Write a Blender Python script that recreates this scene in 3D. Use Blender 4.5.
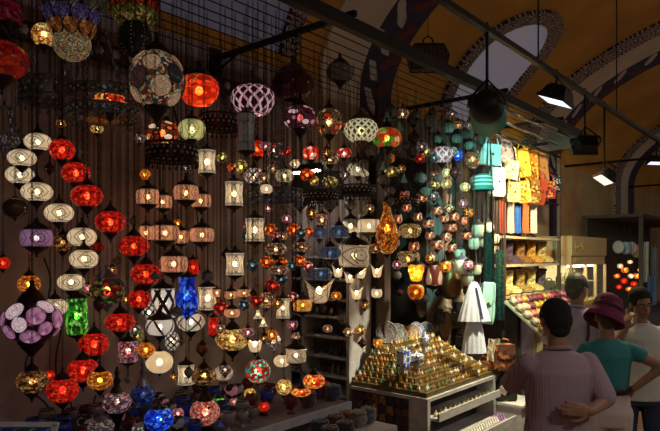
import bpy, bmesh, math, random
from mathutils import Vector, Matrix, Euler

R = math.radians
PI = math.pi
random.seed(7)
scene = bpy.context.scene
for o in list(bpy.data.objects):
    bpy.data.objects.remove(o)
C = scene.collection

# ------------------------------------------------------------------ camera
# World: the lamp wall is the plane y = 0, the street runs along +X, up is +Z.
F, CX, CY, CAMY, CAMZ = 600.0, 330.0, 255.0, -3.2, 2.0
c40, s40 = math.cos(R(40)), math.sin(R(40))
cam_d = bpy.data.cameras.new('camera')
cam = bpy.data.objects.new('camera', cam_d)
C.objects.link(cam)
cam.location = (0, CAMY, CAMZ)
cam.rotation_euler = (R(90), 0, R(-50))
cam_d.sensor_width = 36
cam_d.lens = 36 * F / 660
cam_d.shift_y = (CY - 215.5) / 660
cam_d.clip_start = 0.05
scene.camera = cam

# ------------------------------------------------------------------ world, exposure
world = bpy.data.worlds.new('bazaar_air')
scene.world = world
world.use_nodes = True
world.node_tree.nodes['Background'].inputs[0].default_value = (0.62, 0.6, 0.75, 1)
world.node_tree.nodes['Background'].inputs[1].default_value = 0.05
vs = scene.view_settings
vs.view_transform = 'Standard'
vs.look = 'None'
vs.gamma = 1
vs.use_curve_mapping = False
vs.exposure = 0.0
scene.cycles.max_bounces = 6
scene.cycles.diffuse_bounces = 3
scene.cycles.transparent_max_bounces = 12
scene.cycles.sample_clamp_indirect = 3.0

# ------------------------------------------------------------------ flood light table (built with their fixtures below)
# name, position, target, colour, watts, spot angle
FLOODS = {
    'drum':   ((3.38, -1.60, 2.90), (5.9, -0.55, 2.35), (0.35, 1.0, 0.85), 240, 27),
    'cool':   ((4.57, -1.60, 3.18), (4.5, -0.75, 1.1), (1.0, 0.9, 0.62), 430, 26),
    'bags':   ((5.24, -1.60, 2.92), (6.5, -0.55, 2.3), (1.0, 0.74, 0.34), 200, 48),
    'warm':   ((5.80, -1.60, 2.70), (5.3, -0.9, 1.5), (1.0, 0.75, 0.42), 60, 70),
    'violet': ((7.90, -1.60, 3.10), (7.4, -2.2, 1.2), (0.75, 0.6, 1.0), 22, 80),
}

# unseen pendants added over the street to light people and vault (built below)
FILL_PENDANTS = [(-1.2, 60), (2.4, 60), (6.0, 46), (9.6, 110), (13.2, 80), (17.5, 50)]
FILL_PENDANT_Y, FILL_PENDANT_Z, FILL_PENDANT_COL = -4.3, 3.3, (1.0, 0.92, 0.86)

# ------------------------------------------------------------------ pixel helpers (a pixel is only a direction)
def ray(px, py):
    a = (px - CX) / F
    b = (CY - py) / F
    return Vector((c40 + a * s40, s40 - a * c40, b))
def PY(px, py, Y):
    d = ray(px, py)
    t = (Y - CAMY) / d.y
    return Vector((0, CAMY, CAMZ)) + d * t
def PD(px, py, t):
    return Vector((0, CAMY, CAMZ)) + ray(px, py) * t
def depth(p):
    return p[0] * c40 + (p[1] - CAMY) * s40

# ------------------------------------------------------------------ mesh builder
class MB:
    def __init__(s):
        s.v, s.f, s.uv, s.sm = [], [], [], []
    def add(s, vs, fs, uvs=None, smooth=True):
        o = len(s.v)
        s.v += [tuple(x) for x in vs]
        s.uv += uvs if uvs else [(0, 0)] * len(vs)
        s.f += [tuple(i + o for i in f) for f in fs]
        s.sm += [smooth] * len(fs)
        return s
    def box(s, c, d, M=None, taper=1.0):
        x, y, z = d[0] / 2, d[1] / 2, d[2] / 2
        vs = [(-x, -y, -z), (x, -y, -z), (x, y, -z), (-x, y, -z),
              (-x * taper, -y * taper, z), (x * taper, -y * taper, z), (x * taper, y * taper, z), (-x * taper, y * taper, z)]
        c = Vector(c)
        vs = [c + (M @ Vector(p) if M else Vector(p)) for p in vs]
        return s.add(vs, [(3, 2, 1, 0), (4, 5, 6, 7), (0, 1, 5, 4), (1, 2, 6, 5), (2, 3, 7, 6), (3, 0, 4, 7)],
                     [(0, 0), (1, 0), (1, 1), (0, 1)] * 2, False)
    def lathe(s, prof, n=20, c=(0, 0, 0), sx=1.0, sy=1.0, mod=None, smooth=True, rot=0.0, cap=False):
        m = len(prof)
        vs, uv, fs = [], [], []
        for j, (r, z) in enumerate(prof):
            for i in range(n + 1):
                a = 2 * PI * i / n + rot
                rr, zz = (r, z) if mod is None else mod(a, r, z, j / (m - 1))
                vs.append((c[0] + rr * math.cos(a) * sx, c[1] + rr * math.sin(a) * sy, c[2] + zz))
                uv.append((i / n, j / (m - 1)))
        k = n + 1
        for j in range(m - 1):
            for i in range(n):
                fs.append((j * k + i, j * k + i + 1, (j + 1) * k + i + 1, (j + 1) * k + i))
        s.add(vs, fs, uv, smooth)
        if cap:
            for j, rev in ((0, True), (m - 1, False)):
                ring = [vs[j * k + i] for i in range(n)]
                f = tuple(range(n))
                s.add(ring, [f[::-1] if rev else f], None, False)
        return s
    def tube(s, pts, r, n=6, closed=False, cap=True):
        pts = [Vector(p) for p in pts]
        m = len(pts)
        rs = r if isinstance(r, (list, tuple)) else [r] * m
        vs, fs = [], []
        up = Vector((0, 0, 1))
        prev = None
        for i, p in enumerate(pts):
            a = pts[(i - 1) % m] if closed or i > 0 else p
            b = pts[(i + 1) % m] if closed or i < m - 1 else p
            t = (b - a)
            if t.length < 1e-9:
                t = Vector((0, 0, 1))
            t.normalize()
            if prev is None:
                x = t.cross(up)
                if x.length < 0.2:
                    x = t.cross(Vector((1, 0, 0)))
            else:
                x = prev - t * prev.dot(t)
                if x.length < 1e-6:
                    x = t.cross(up)
            x.normalize()
            prev = x
            y = t.cross(x)
            for k in range(n):
                an = 2 * PI * k / n
                vs.append(p + (x * math.cos(an) + y * math.sin(an)) * rs[i])
        for i in range(m if closed else m - 1):
            for k in range(n):
                i2 = (i + 1) % m
                fs.append((i * n + k, i * n + (k + 1) % n, i2 * n + (k + 1) % n, i2 * n + k))
        if cap and not closed:
            fs.append(tuple(range(n))[::-1])
            fs.append(tuple(range((m - 1) * n, m * n)))
        return s.add(vs, fs, None, True)
    def ell(s, c, r, M=None, nu=14, nv=8, mod=None):
        vs, fs, uv = [], [], []
        for j in range(nv + 1):
            ph = PI * j / nv - PI / 2
            for i in range(nu):
                a = 2 * PI * i / nu
                p = Vector((math.cos(ph) * math.cos(a), math.cos(ph) * math.sin(a), math.sin(ph)))
                if mod:
                    p = mod(p)
                p = Vector((p.x * r[0], p.y * r[1], p.z * r[2]))
                if M:
                    p = M @ p
                vs.append(Vector(c) + p)
                uv.append((i / nu, j / nv))
        for j in range(nv):
            for i in range(nu):
                a, b = j * nu + i, j * nu + (i + 1) % nu
                fs.append((a, b, b + nu, a + nu))
        return s.add(vs, fs, uv, True)
    def prism(s, outline, h, M=None, smooth=False, sc=1.0):
        """outline in xz, extruded along y by +-h/2"""
        n = len(outline)
        vs = [(x, -h / 2, z) for x, z in outline] + [(x * sc, h / 2, z * sc) for x, z in outline]
        if M:
            vs = [M @ Vector(p) for p in vs]
        fs = [tuple(range(n)), tuple(range(n, 2 * n))[::-1]]
        fs += [(i, n + i, n + (i + 1) % n, (i + 1) % n) for i in range(n)]
        xs = [p[0] for p in outline]; zs = [p[1] for p in outline]
        w = max(1e-6, max(xs) - min(xs)); hh = max(1e-6, max(zs) - min(zs))
        uv = [((x - min(xs)) / w, (z - min(zs)) / hh) for x, z in outline] * 2
        return s.add(vs, fs, uv, smooth)
    def mesh(s, name):
        me = bpy.data.meshes.new(name)
        me.from_pydata(s.v, [], s.f)
        ul = me.uv_layers.new(name='UVMap')
        li = [0] * len(me.loops)
        me.loops.foreach_get('vertex_index', li)
        flat = []
        for i in li:
            flat += s.uv[i]
        ul.data.foreach_set('uv', flat)
        me.polygons.foreach_set('use_smooth', s.sm)
        me.update()
        return me

def obj(name, mesh, mat=None, parent=None, loc=(0, 0, 0), rot=(0, 0, 0), scale=(1, 1, 1), label=None, cat=None, group=None, kind=None):
    if isinstance(mesh, MB):
        mesh = mesh.mesh(name)
    o = bpy.data.objects.new(name, mesh)
    C.objects.link(o)
    if mat is not None:
        if len(mesh.materials) == 0:
            mesh.materials.append(mat)
        elif mesh.materials[0] is not mat:
            o.material_slots[0].link = 'OBJECT'
            o.material_slots[0].material = mat
    o.parent = parent
    o.location = loc
    o.rotation_euler = rot
    o.scale = scale
    tag(o, label, cat, group, kind)
    return o
def tag(o, label=None, cat=None, group=None, kind=None):
    if label: o['label'] = label
    if cat: o['category'] = cat
    if group: o['group'] = group
    if kind: o['kind'] = kind
    return o
def empty(name, loc, label, cat, group=None, rz=0.0, kind=None):
    o = bpy.data.objects.new(name, None)
    C.objects.link(o)
    o.location = loc
    o.rotation_euler = (0, 0, rz)
    o.empty_display_size = 0.05
    return tag(o, label, cat, group, kind)

# ------------------------------------------------------------------ materials
MATS = {}
class NT:
    def __init__(s, name):
        m = bpy.data.materials.new(name)
        m.use_nodes = True
        s.m, s.t = m, m.node_tree
        s.t.nodes.clear()
        s.out = s.n('ShaderNodeOutputMaterial')
    def n(s, kind, **kw):
        nd = s.t.nodes.new(kind)
        for k, v in kw.items():
            setattr(nd, k, v)
        return nd
    def l(s, a, b):
        s.t.links.new(a, b)
    def val(s, x, sock):
        if hasattr(x, 'is_linked') or hasattr(x, 'links'):
            s.l(x, sock)
        else:
            sock.default_value = x
    def M(s, op, a, b=0.0, c=0.0):
        nd = s.n('ShaderNodeMath', operation=op)
        s.val(a, nd.inputs[0]); s.val(b, nd.inputs[1]); s.val(c, nd.inputs[2])
        return nd.outputs[0]
    def mix(s, f, a, b):
        nd = s.n('ShaderNodeMix', data_type='RGBA')
        s.val(f, nd.inputs[0])
        s.val(a if hasattr(a, 'links') else (*a, 1), nd.inputs[6])
        s.val(b if hasattr(b, 'links') else (*b, 1), nd.inputs[7])
        return nd.outputs[2]
    def ramp(s, f, cols, const=True):
        nd = s.n('ShaderNodeValToRGB')
        cr = nd.color_ramp
        cr.interpolation = 'CONSTANT' if const else 'LINEAR'
        k = len(cols)
        while len(cr.elements) < k:
            cr.elements.new(0.5)
        for i, c in enumerate(cols):
            cr.elements[i].position = i / k if const else i / max(1, k - 1)
            cr.elements[i].color = (*c, 1)
        s.l(f, nd.inputs[0])
        return nd.outputs[0]
    def coord(s, which='Object', scale=None):
        o = s.n('ShaderNodeTexCoord').outputs[which]
        if scale:
            mp = s.n('ShaderNodeMapping')
            mp.inputs['Scale'].default_value = scale
            s.l(o, mp.inputs[0])
            o = mp.outputs[0]
        return o
    def vor(s, co, scale, feature='F1', rnd=1.0, dim='3D'):
        nd = s.n('ShaderNodeTexVoronoi', feature=feature, voronoi_dimensions=dim)
        nd.inputs['Scale'].default_value = scale
        nd.inputs['Randomness'].default_value = rnd
        s.l(co, nd.inputs['Vector'])
        return nd
    def noise(s, co, scale, detail=3.0):
        nd = s.n('ShaderNodeTexNoise')
        nd.inputs['Scale'].default_value = scale
        nd.inputs['Detail'].default_value = detail
        s.l(co, nd.inputs['Vector'])
        return nd.outputs[0]
    def bsdf(s, col, rough=0.5, metal=0.0, emit=None, estr=0.0, trans=0.0, tcol=None, bump=None, bstr=0.3, sheen=0.0):
        p = s.n('ShaderNodeBsdfPrincipled')
        s.val(col if hasattr(col, 'links') else (*col, 1), p.inputs['Base Color'])
        s.val(rough, p.inputs['Roughness'])
        p.inputs['Metallic'].default_value = metal
        if sheen:
            p.inputs['Sheen Weight'].default_value = sheen
        if emit is not None:
            s.val(emit if hasattr(emit, 'links') else (*emit, 1), p.inputs['Emission Color'])
            s.val(estr, p.inputs['Emission Strength'])
        if bump is not None:
            b = s.n('ShaderNodeBump')
            b.inputs['Strength'].default_value = bstr
            b.inputs['Distance'].default_value = 0.01
            s.l(bump, b.inputs['Height'])
            s.l(b.outputs[0], p.inputs['Normal'])
        sh = p.outputs[0]
        if not (isinstance(trans, float) and trans == 0.0):
            tr = s.n('ShaderNodeBsdfTransparent')
            tc = tcol if tcol is not None else col
            s.val(tc if hasattr(tc, 'links') else (*tc, 1), tr.inputs[0])
            mx = s.n('ShaderNodeMixShader')
            s.val(trans, mx.inputs[0])
            s.l(sh, mx.inputs[1]); s.l(tr.outputs[0], mx.inputs[2])
            sh = mx.outputs[0]
        s.l(sh, s.out.inputs[0])
        return s.m

def plain(name, col, rough=0.6, metal=0.0, var=0.15, scale=12.0, bump=0.0, sheen=0.0):
    if name in MATS: return MATS[name]
    t = NT(name)
    n = t.noise(t.coord('Object'), scale, 4.0)
    dark = tuple(c * (1 - var) for c in col)
    lite = tuple(min(1, c * (1 + var)) for c in col)
    MATS[name] = t.bsdf(t.ramp(n, [dark, dark, lite, lite], False), rough, metal, bump=n if bump else None, bstr=bump, sheen=sheen)
    return MATS[name]
def emis(name, col, s):
    if name in MATS: return MATS[name]
    t = NT(name)
    e = t.n('ShaderNodeEmission')
    e.inputs[0].default_value = (*col, 1)
    e.inputs[1].default_value = s
    t.l(e.outputs[0], t.out.inputs[0])
    MATS[name] = t.m
    return t.m
def mosaic(name, pal, glow=0.5, scale=9.0, trans=0.28, grout=0.05, groutcol=(0.03, 0.02, 0.02), rough=0.25):
    """broken-glass mosaic: cells of palette colours in dark grout"""
    if name in MATS: return MATS[name]
    t = NT(name)
    co = t.coord('Object')
    col = t.vor(co, scale).outputs['Color']
    sp = t.n('ShaderNodeSeparateColor'); t.l(col, sp.inputs[0])
    pc = t.ramp(sp.outputs[0], pal)
    br = t.M('MULTIPLY_ADD', sp.outputs[1], 0.9, 0.45)
    ed = t.vor(co, scale, 'DISTANCE_TO_EDGE').outputs['Distance']
    mask = t.M('GREATER_THAN', ed, grout)
    base = t.mix(mask, groutcol, pc)
    es = t.M('MULTIPLY', t.M('MULTIPLY', br, glow), mask)
    MATS[name] = t.bsdf(base, rough, 0, base, es, t.M('MULTIPLY', mask, trans) if trans else 0.0, pc)
    return MATS[name]
def damask(name, ground, line, glow=0.5, n=4, trans=0.3, k=1.0, lw=1.0):
    """milky glass painted with a row of eye-shaped scroll ornaments"""
    if name in MATS: return MATS[name]
    t = NT(name)
    uv = t.n('ShaderNodeSeparateXYZ'); t.l(t.coord('UV'), uv.inputs[0])
    U = t.M('SUBTRACT', t.M('FRACT', t.M('MULTIPLY', uv.outputs[0], float(n))), 0.5)
    V = t.M('MULTIPLY', t.M('SUBTRACT', uv.outputs[1], 0.5), k)
    aV = t.M('ABSOLUTE', V)
    env = t.M('MULTIPLY', t.M('COSINE', t.M('MULTIPLY', U, PI * 1.15)), 0.34)
    e1 = t.M('LESS_THAN', t.M('ABSOLUTE', t.M('SUBTRACT', aV, env)), 0.026 * lw)
    r = t.M('SQRT', t.M('ADD', t.M('MULTIPLY', t.M('MULTIPLY', U, U), 1.3), t.M('MULTIPLY', V, V)))
    e2 = t.M('LESS_THAN', t.M('ABSOLUTE', t.M('SUBTRACT', r, 0.17)), 0.022 * lw)
    sw = t.M('SINE', t.M('ADD', t.M('MULTIPLY', U, 38.0), t.M('MULTIPLY', aV, 22.0)))
    e3 = t.M('MULTIPLY', t.M('GREATER_THAN', sw, 0.72), t.M('GREATER_THAN', aV, 0.36))
    e4 = t.M('MULTIPLY', t.M('GREATER_THAN', t.M('SINE', t.M('MULTIPLY', r, 75.0)), 0.55), t.M('LESS_THAN', r, 0.1))
    sc = t.M('MULTIPLY_ADD', t.M('ABSOLUTE', t.M('COSINE', t.M('MULTIPLY', U, PI * 5.0))), 0.07, 0.35)
    e5 = t.M('LESS_THAN', t.M('ABSOLUTE', t.M('SUBTRACT', aV, sc)), 0.02 * lw)
    petal = t.M('MULTIPLY', t.M('GREATER_THAN', t.M('SINE', t.M('ADD', t.M('MULTIPLY', U, 44.0), t.M('MULTIPLY', V, 30.0))), 0.5), t.M('LESS_THAN', t.M('ABSOLUTE', t.M('SUBTRACT', r, 0.245)), 0.032))
    ln = t.M('MAXIMUM', t.M('MAXIMUM', t.M('MAXIMUM', e1, e2), t.M('MAXIMUM', e3, e4)), t.M('MAXIMUM', e5, petal))
    nz = t.noise(t.coord('Object'), 3.0)
    gl = t.M('MULTIPLY', t.M('MULTIPLY_ADD', nz, 0.8, 0.5), glow)
    base = t.mix(ln, ground, line)
    MATS[name] = t.bsdf(base, 0.3, 0, base, t.M('MULTIPLY', gl, t.M('MULTIPLY_ADD', ln, -0.75, 1.0)),
                        t.M('MULTIPLY', t.M('SUBTRACT', 1.0, ln), trans), ground)
    return MATS[name]
def lattice(name, ground, line, glow=0.5, nu=10, nv=3, wdt=0.16, trans=0.25, inv=False):
    """diagonal criss-cross lattice on glass"""
    if name in MATS: return MATS[name]
    t = NT(name)
    uv = t.n('ShaderNodeSeparateXYZ'); t.l(t.coord('UV'), uv.inputs[0])
    a = t.M('MULTIPLY', uv.outputs[0], float(nu)); b = t.M('MULTIPLY', uv.outputs[1], float(nv))
    f1 = t.M('ABSOLUTE', t.M('SUBTRACT', t.M('FRACT', t.M('ADD', a, b)), 0.5))
    f2 = t.M('ABSOLUTE', t.M('SUBTRACT', t.M('FRACT', t.M('SUBTRACT', a, b)), 0.5))
    ln = t.M('MAXIMUM', t.M('LESS_THAN', f1, wdt), t.M('LESS_THAN', f2, wdt))
    base = t.mix(ln, ground, line)
    on = ln if inv else t.M('SUBTRACT', 1.0, ln)
    MATS[name] = t.bsdf(base, 0.3, 0, base, t.M('MULTIPLY', t.M('MULTIPLY_ADD', on, 0.92, 0.08), glow), t.M('MULTIPLY', on, trans), base)
    return MATS[name]
def cabochon(name, ground, discs, glow=0.5, scale=4.2, rad=0.42, trans=0.25):
    """glass globe set with round coloured glass discs"""
    if name in MATS: return MATS[name]
    t = NT(name)
    co = t.coord('Object')
    v = t.vor(co, scale, rnd=0.55)
    sp = t.n('ShaderNodeSeparateColor'); t.l(v.outputs['Color'], sp.inputs[0])
    pc = t.ramp(sp.outputs[0], discs)
    on = t.M('LESS_THAN', v.outputs['Distance'], rad)
    rim = t.M('LESS_THAN', t.M('ABSOLUTE', t.M('SUBTRACT', v.outputs['Distance'], rad)), 0.05)
    ed = t.M('GREATER_THAN', t.vor(co, scale * 4.5, 'DISTANCE_TO_EDGE').outputs['Distance'], 0.06)
    g2 = t.mix(ed, (0.02, 0.015, 0.015), ground)
    base = t.mix(rim, t.mix(on, g2, pc), (0.02, 0.015, 0.015))
    e = t.M('MULTIPLY', t.M('MULTIPLY_ADD', on, 0.7, 0.3), glow)
    MATS[name] = t.bsdf(base, 0.25, 0, base, t.M('MULTIPLY', e, t.M('SUBTRACT', 1.0, rim)), trans, base)
    return MATS[name]
def scroll(name, dark, light, su=6.0, sv=1.0):
    """painted arabesque: pale curls on a dark band"""
    if name in MATS: return MATS[name]
    t = NT(name)
    co = t.coord('UV', (su, sv, 1))
    nz = t.n('ShaderNodeTexNoise'); nz.inputs['Scale'].default_value = 2.0; t.l(co, nz.inputs['Vector'])
    ad = t.n('ShaderNodeMix', data_type='VECTOR')
    ad.inputs[0].default_value = 0.12
    t.l(co, ad.inputs[4]); t.l(nz.outputs['Color'], ad.inputs[5])
    v = t.vor(ad.outputs[1], 2.4, rnd=0.35, dim='2D').outputs['Distance']
    v2 = t.vor(ad.outputs[1], 4.8, 'DISTANCE_TO_EDGE', 0.8, '2D').outputs['Distance']
    m = t.M('MULTIPLY', t.M('GREATER_THAN', t.M('SINE', t.M('MULTIPLY', v, 30.0)), 0.15), t.M('GREATER_THAN', v2, 0.035))
    MATS[name] = t.bsdf(t.mix(m, dark, light), 0.8)
    return MATS[name]
def weave(name, c1, c2, c3, scale=40.0, rough=0.85):
    if name in MATS: return MATS[name]
    t = NT(name)
    co = t.coord('Object')
    v = t.vor(co, scale)
    sp = t.n('ShaderNodeSeparateColor'); t.l(v.outputs['Color'], sp.inputs[0])
    MATS[name] = t.bsdf(t.ramp(sp.outputs[0], [c1, c1, c2, c3]), rough, bump=v.outputs['Distance'], bstr=0.4)
    return MATS[name]
def stripes(name, c1, c2, freq=60.0, axis=0, duty=0.7):
    if name in MATS: return MATS[name]
    t = NT(name)
    sp = t.n('ShaderNodeSeparateXYZ'); t.l(t.coord('Object'), sp.inputs[0])
    m = t.M('GREATER_THAN', t.M('FRACT', t.M('MULTIPLY', sp.outputs[axis], freq)), duty)
    nz = t.noise(t.coord('Object'), 9.0)
    MATS[name] = t.bsdf(t.mix(m, c1, c2), 0.85, bump=nz, bstr=0.5)
    return MATS[name]

BRONZE = plain('dark_bronze', (0.035, 0.026, 0.022), 0.38, 0.85, 0.4, 30)
BRASS = plain('aged_brass', (0.16, 0.09, 0.035), 0.38, 0.85, 0.4, 30)
PEWTER = plain('blue_pewter', (0.17, 0.19, 0.26), 0.3, 0.75, 0.4, 30)
BLACK = plain('black_iron', (0.012, 0.012, 0.014), 0.5, 0.4, 0.3, 20)
CORDM = plain('black_cord', (0.01, 0.01, 0.011), 0.6, 0, 0.2, 30)
WARMBULB = emis('warm_bulb', (1.0, 0.78, 0.45), 26.0)


# ================================================================== THE SETTING
VA, VB, VS = 3.6, 1.6, 3.4          # vault half width, rise, springing height
def vp(X, th, off=0.0):
    """point on the vault; th in degrees, below 0 it runs down the wall (1 degree = 2.8 cm)"""
    if th <= 0:
        return Vector((X, -off, VS + th * 0.028))
    if th >= 180:
        return Vector((X, -2 * VA + off, VS - (th - 180) * 0.028))
    c, s = math.cos(R(th)), math.sin(R(th))
    n = Vector((0, -c / VA, -s / VB)).normalized()
    return Vector((X, -VA + VA * c, VS + VB * s)) + n * off

plaster = plain('grey_plaster', (0.3, 0.255, 0.255), 0.9, 0, 0.3, 3.0, 0.3)
ochre = plain('ochre_plaster', (0.42, 0.21, 0.03), 0.85, 0, 0.18, 1.6, 0.15)
tan = plain('tan_plaster', (0.4, 0.27, 0.14), 0.85, 0, 0.2, 2.0, 0.15)
whiteplaster = plain('white_plaster', (0.52, 0.43, 0.34), 0.85, 0, 0.12, 2.0)
def floor_mat():
    t = NT('worn_stone_floor')
    co = t.coord('Object')
    br = t.n('ShaderNodeTexBrick')
    br.inputs['Scale'].default_value = 1.6
    br.inputs['Color1'].default_value = (0.34, 0.2, 0.12, 1)
    br.inputs['Color2'].default_value = (0.27, 0.16, 0.1, 1)
    br.inputs['Mortar'].default_value = (0.14, 0.09, 0.06, 1)
    br.inputs['Mortar Size'].default_value = 0.012
    t.l(co, br.inputs['Vector'])
    n = t.noise(co, 5.0)
    return t.bsdf(t.mix(t.M('MULTIPLY', n, 0.5), br.outputs['Color'], (0.2, 0.12, 0.08)), 0.45)

X0, X1 = -3.0, 27.0
obj('floor', MB().box(((X0 + X1) / 2, -VA, -0.05), (X1 - X0, 2 * VA + 2.4, 0.1)), floor_mat(), kind='structure')
# lamp wall with an alcove (x 3.35..4.25) for the shelf unit
m = MB()
m.box(((X0 + 3.35) / 2, 0.1, VS / 2), (3.35 - X0, 0.2, VS))
m.box((3.8, 0.1, (2.75 + VS) / 2), (0.9, 0.2, VS - 2.75))
m.box((4.3, 0.1, VS / 2), (0.1, 0.2, VS))
m.box((5.02, 0.1, (3.0 + VS) / 2), (1.34, 0.2, VS - 3.0))
m.box(((5.69 + 8.2) / 2, 0.1, VS / 2), (8.2 - 5.69, 0.2, VS))
obj('wall_left', m, plaster, kind='structure')
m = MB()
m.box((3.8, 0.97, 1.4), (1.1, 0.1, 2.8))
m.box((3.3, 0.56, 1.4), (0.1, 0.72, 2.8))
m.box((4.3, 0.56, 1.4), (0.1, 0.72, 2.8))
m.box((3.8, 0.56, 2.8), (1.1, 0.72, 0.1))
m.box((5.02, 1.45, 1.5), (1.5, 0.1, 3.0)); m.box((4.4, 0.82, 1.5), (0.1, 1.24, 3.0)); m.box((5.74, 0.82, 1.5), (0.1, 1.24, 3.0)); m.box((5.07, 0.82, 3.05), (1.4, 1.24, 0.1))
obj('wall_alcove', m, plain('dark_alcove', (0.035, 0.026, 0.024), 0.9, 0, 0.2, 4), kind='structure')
obj('wall_left_far', MB().box(((8.2 + X1) / 2, 0.1, VS / 2), (X1 - 8.2, 0.2, VS)), tan, kind='structure')
obj('wall_right', MB().box(((X0 + X1) / 2, -2 * VA - 0.1, VS / 2), (X1 - X0, 0.2, VS)), tan, kind='structure')
obj('wall_back', MB().box((X0 - 0.1, -VA, 2.5), (0.2, 2 * VA + 0.4, 5.2)), tan, kind='structure')
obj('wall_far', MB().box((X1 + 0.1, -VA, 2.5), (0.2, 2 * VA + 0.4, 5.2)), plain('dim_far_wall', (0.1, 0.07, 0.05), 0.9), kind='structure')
m = MB()
ths = [i * 4.5 for i in range(41)]
k = len(ths)
xs = [X0, 3.0, 9.0, 15.0, 21.0, X1]
vsl = [vp(x, t) for x in xs for t in ths] + [vp(x, t, -0.15) for x in xs for t in ths]
fs = []
off = len(xs) * k
for i in range(len(xs) - 1):
    for j in range(k - 1):
        a = i * k + j
        fs.append((a, a + 1, a + 1 + k, a + k))
        fs.append((off + a, off + a + k, off + a + 1 + k, off + a + 1))
m.add(vsl, fs)
obj('ceiling', m, ochre, kind='structure')

def band(name, xa, xb, tha, thb, mat, thick=0.03, n=72, parent=None, kind='structure', usc=1.0):
    m = MB()
    vsl, uv, fs = [], [], []
    L = 0.0
    prev = None
    for i in range(n + 1):
        t = tha + (thb - tha) * i / n
        p = vp(xa, t)
        if prev is not None:
            L += (p - prev).length
        prev = p
        for q, (x, o) in enumerate(((xa, 0.0), (xa, thick), (xb, thick), (xb, 0.0))):
            vsl.append(vp(x, t, o))
            uv.append((L * usc, (0, 0, 1, 1)[q]))
    for i in range(n):
        for q in range(3):
            a = i * 4 + q
            fs.append((a, a + 4, a + 5, a + 1))
    m.add(vsl, fs, uv, False)
    return obj(name, m, mat, parent, kind=kind)

scroll_mat = scroll('painted_arabesque', (0.035, 0.015, 0.03), (0.42, 0.35, 0.3), 2.2, 1.0)
leafground = plain('indigo_band', (0.03, 0.022, 0.06), 0.85, 0, 0.3, 4)
leafcream = plain('cream_paint', (0.42, 0.4, 0.36), 0.85)
leafred = plain('maroon_paint', (0.12, 0.02, 0.02), 0.85)
def leaf_outline(n=7):
    up = [(i / n - 0.5, 0.16 * math.sin(PI * i / n) ** 0.8 * (1 + 0.25 * math.sin(9 * i / n))) for i in range(n + 1)]
    lo = [(x, -y) for x, y in up[1:-1]][::-1]
    return up + lo
LEAF = leaf_outline()
def leaf_on(parent, X, th, size, ang, mat, base=0.031):
    m = MB()
    c0 = vp(X, th, base)
    tv = (vp(X, th + 0.5, base) - vp(X, th - 0.5, base)).normalized()
    xv = Vector((1, 0, 0))
    nv = tv.cross(xv)
    if nv.dot(Vector((0, -VA, 2.4)) - Vector((0, c0.y, c0.z))) < 0:
        nv = -nv
    ca, sa = math.cos(ang), math.sin(ang)
    top = []
    for (x, y) in LEAF:
        u, w = (x * ca - y * sa) * size, (x * sa + y * ca) * size
        top.append(c0 + tv * u + xv * w)
    n = len(top)
    m.add([p + nv * 0.004 for p in top] + [p - nv * 0.02 for p in top],
          [tuple(range(n)), tuple(range(n, 2 * n))[::-1]] + [(i, n + i, n + (i + 1) % n, (i + 1) % n) for i in range(n)], None, False)
    return obj('painted_leaf', m, mat, parent)
rib_n = 0
for base, lo in ((-1.05, -34), (3.66, -20), (8.22, -42), (12.6, -40), (17.0, -40), (21.4, -40)):
    rib_n += 1
    if base > 5 or base < 0:
        band('trim_%d' % rib_n, base - 0.36, base, lo, 180 - lo, scroll_mat, usc=1.0)
    rib_n += 1
    band('trim_%d' % rib_n, base, base + 0.52, lo, 180 - lo, whiteplaster)
    rib_n += 1
    lb = band('trim_%d' % rib_n, base + 0.52, base + 1.0, lo, 180 - lo, leafground)
    rnd = random.Random(int(base * 10))
    if 0 < base < 10:
        t = -8
        q = 0
        while t < 70:
            leaf_on(lb, base + 0.76 + (0.1 if q % 2 else -0.1), t, 0.34, (0.7 if q % 2 else -0.7) + rnd.uniform(-.3, .3), leafcream if q % 2 == 0 else leafred)
            t += 4.2
            q += 1

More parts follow.
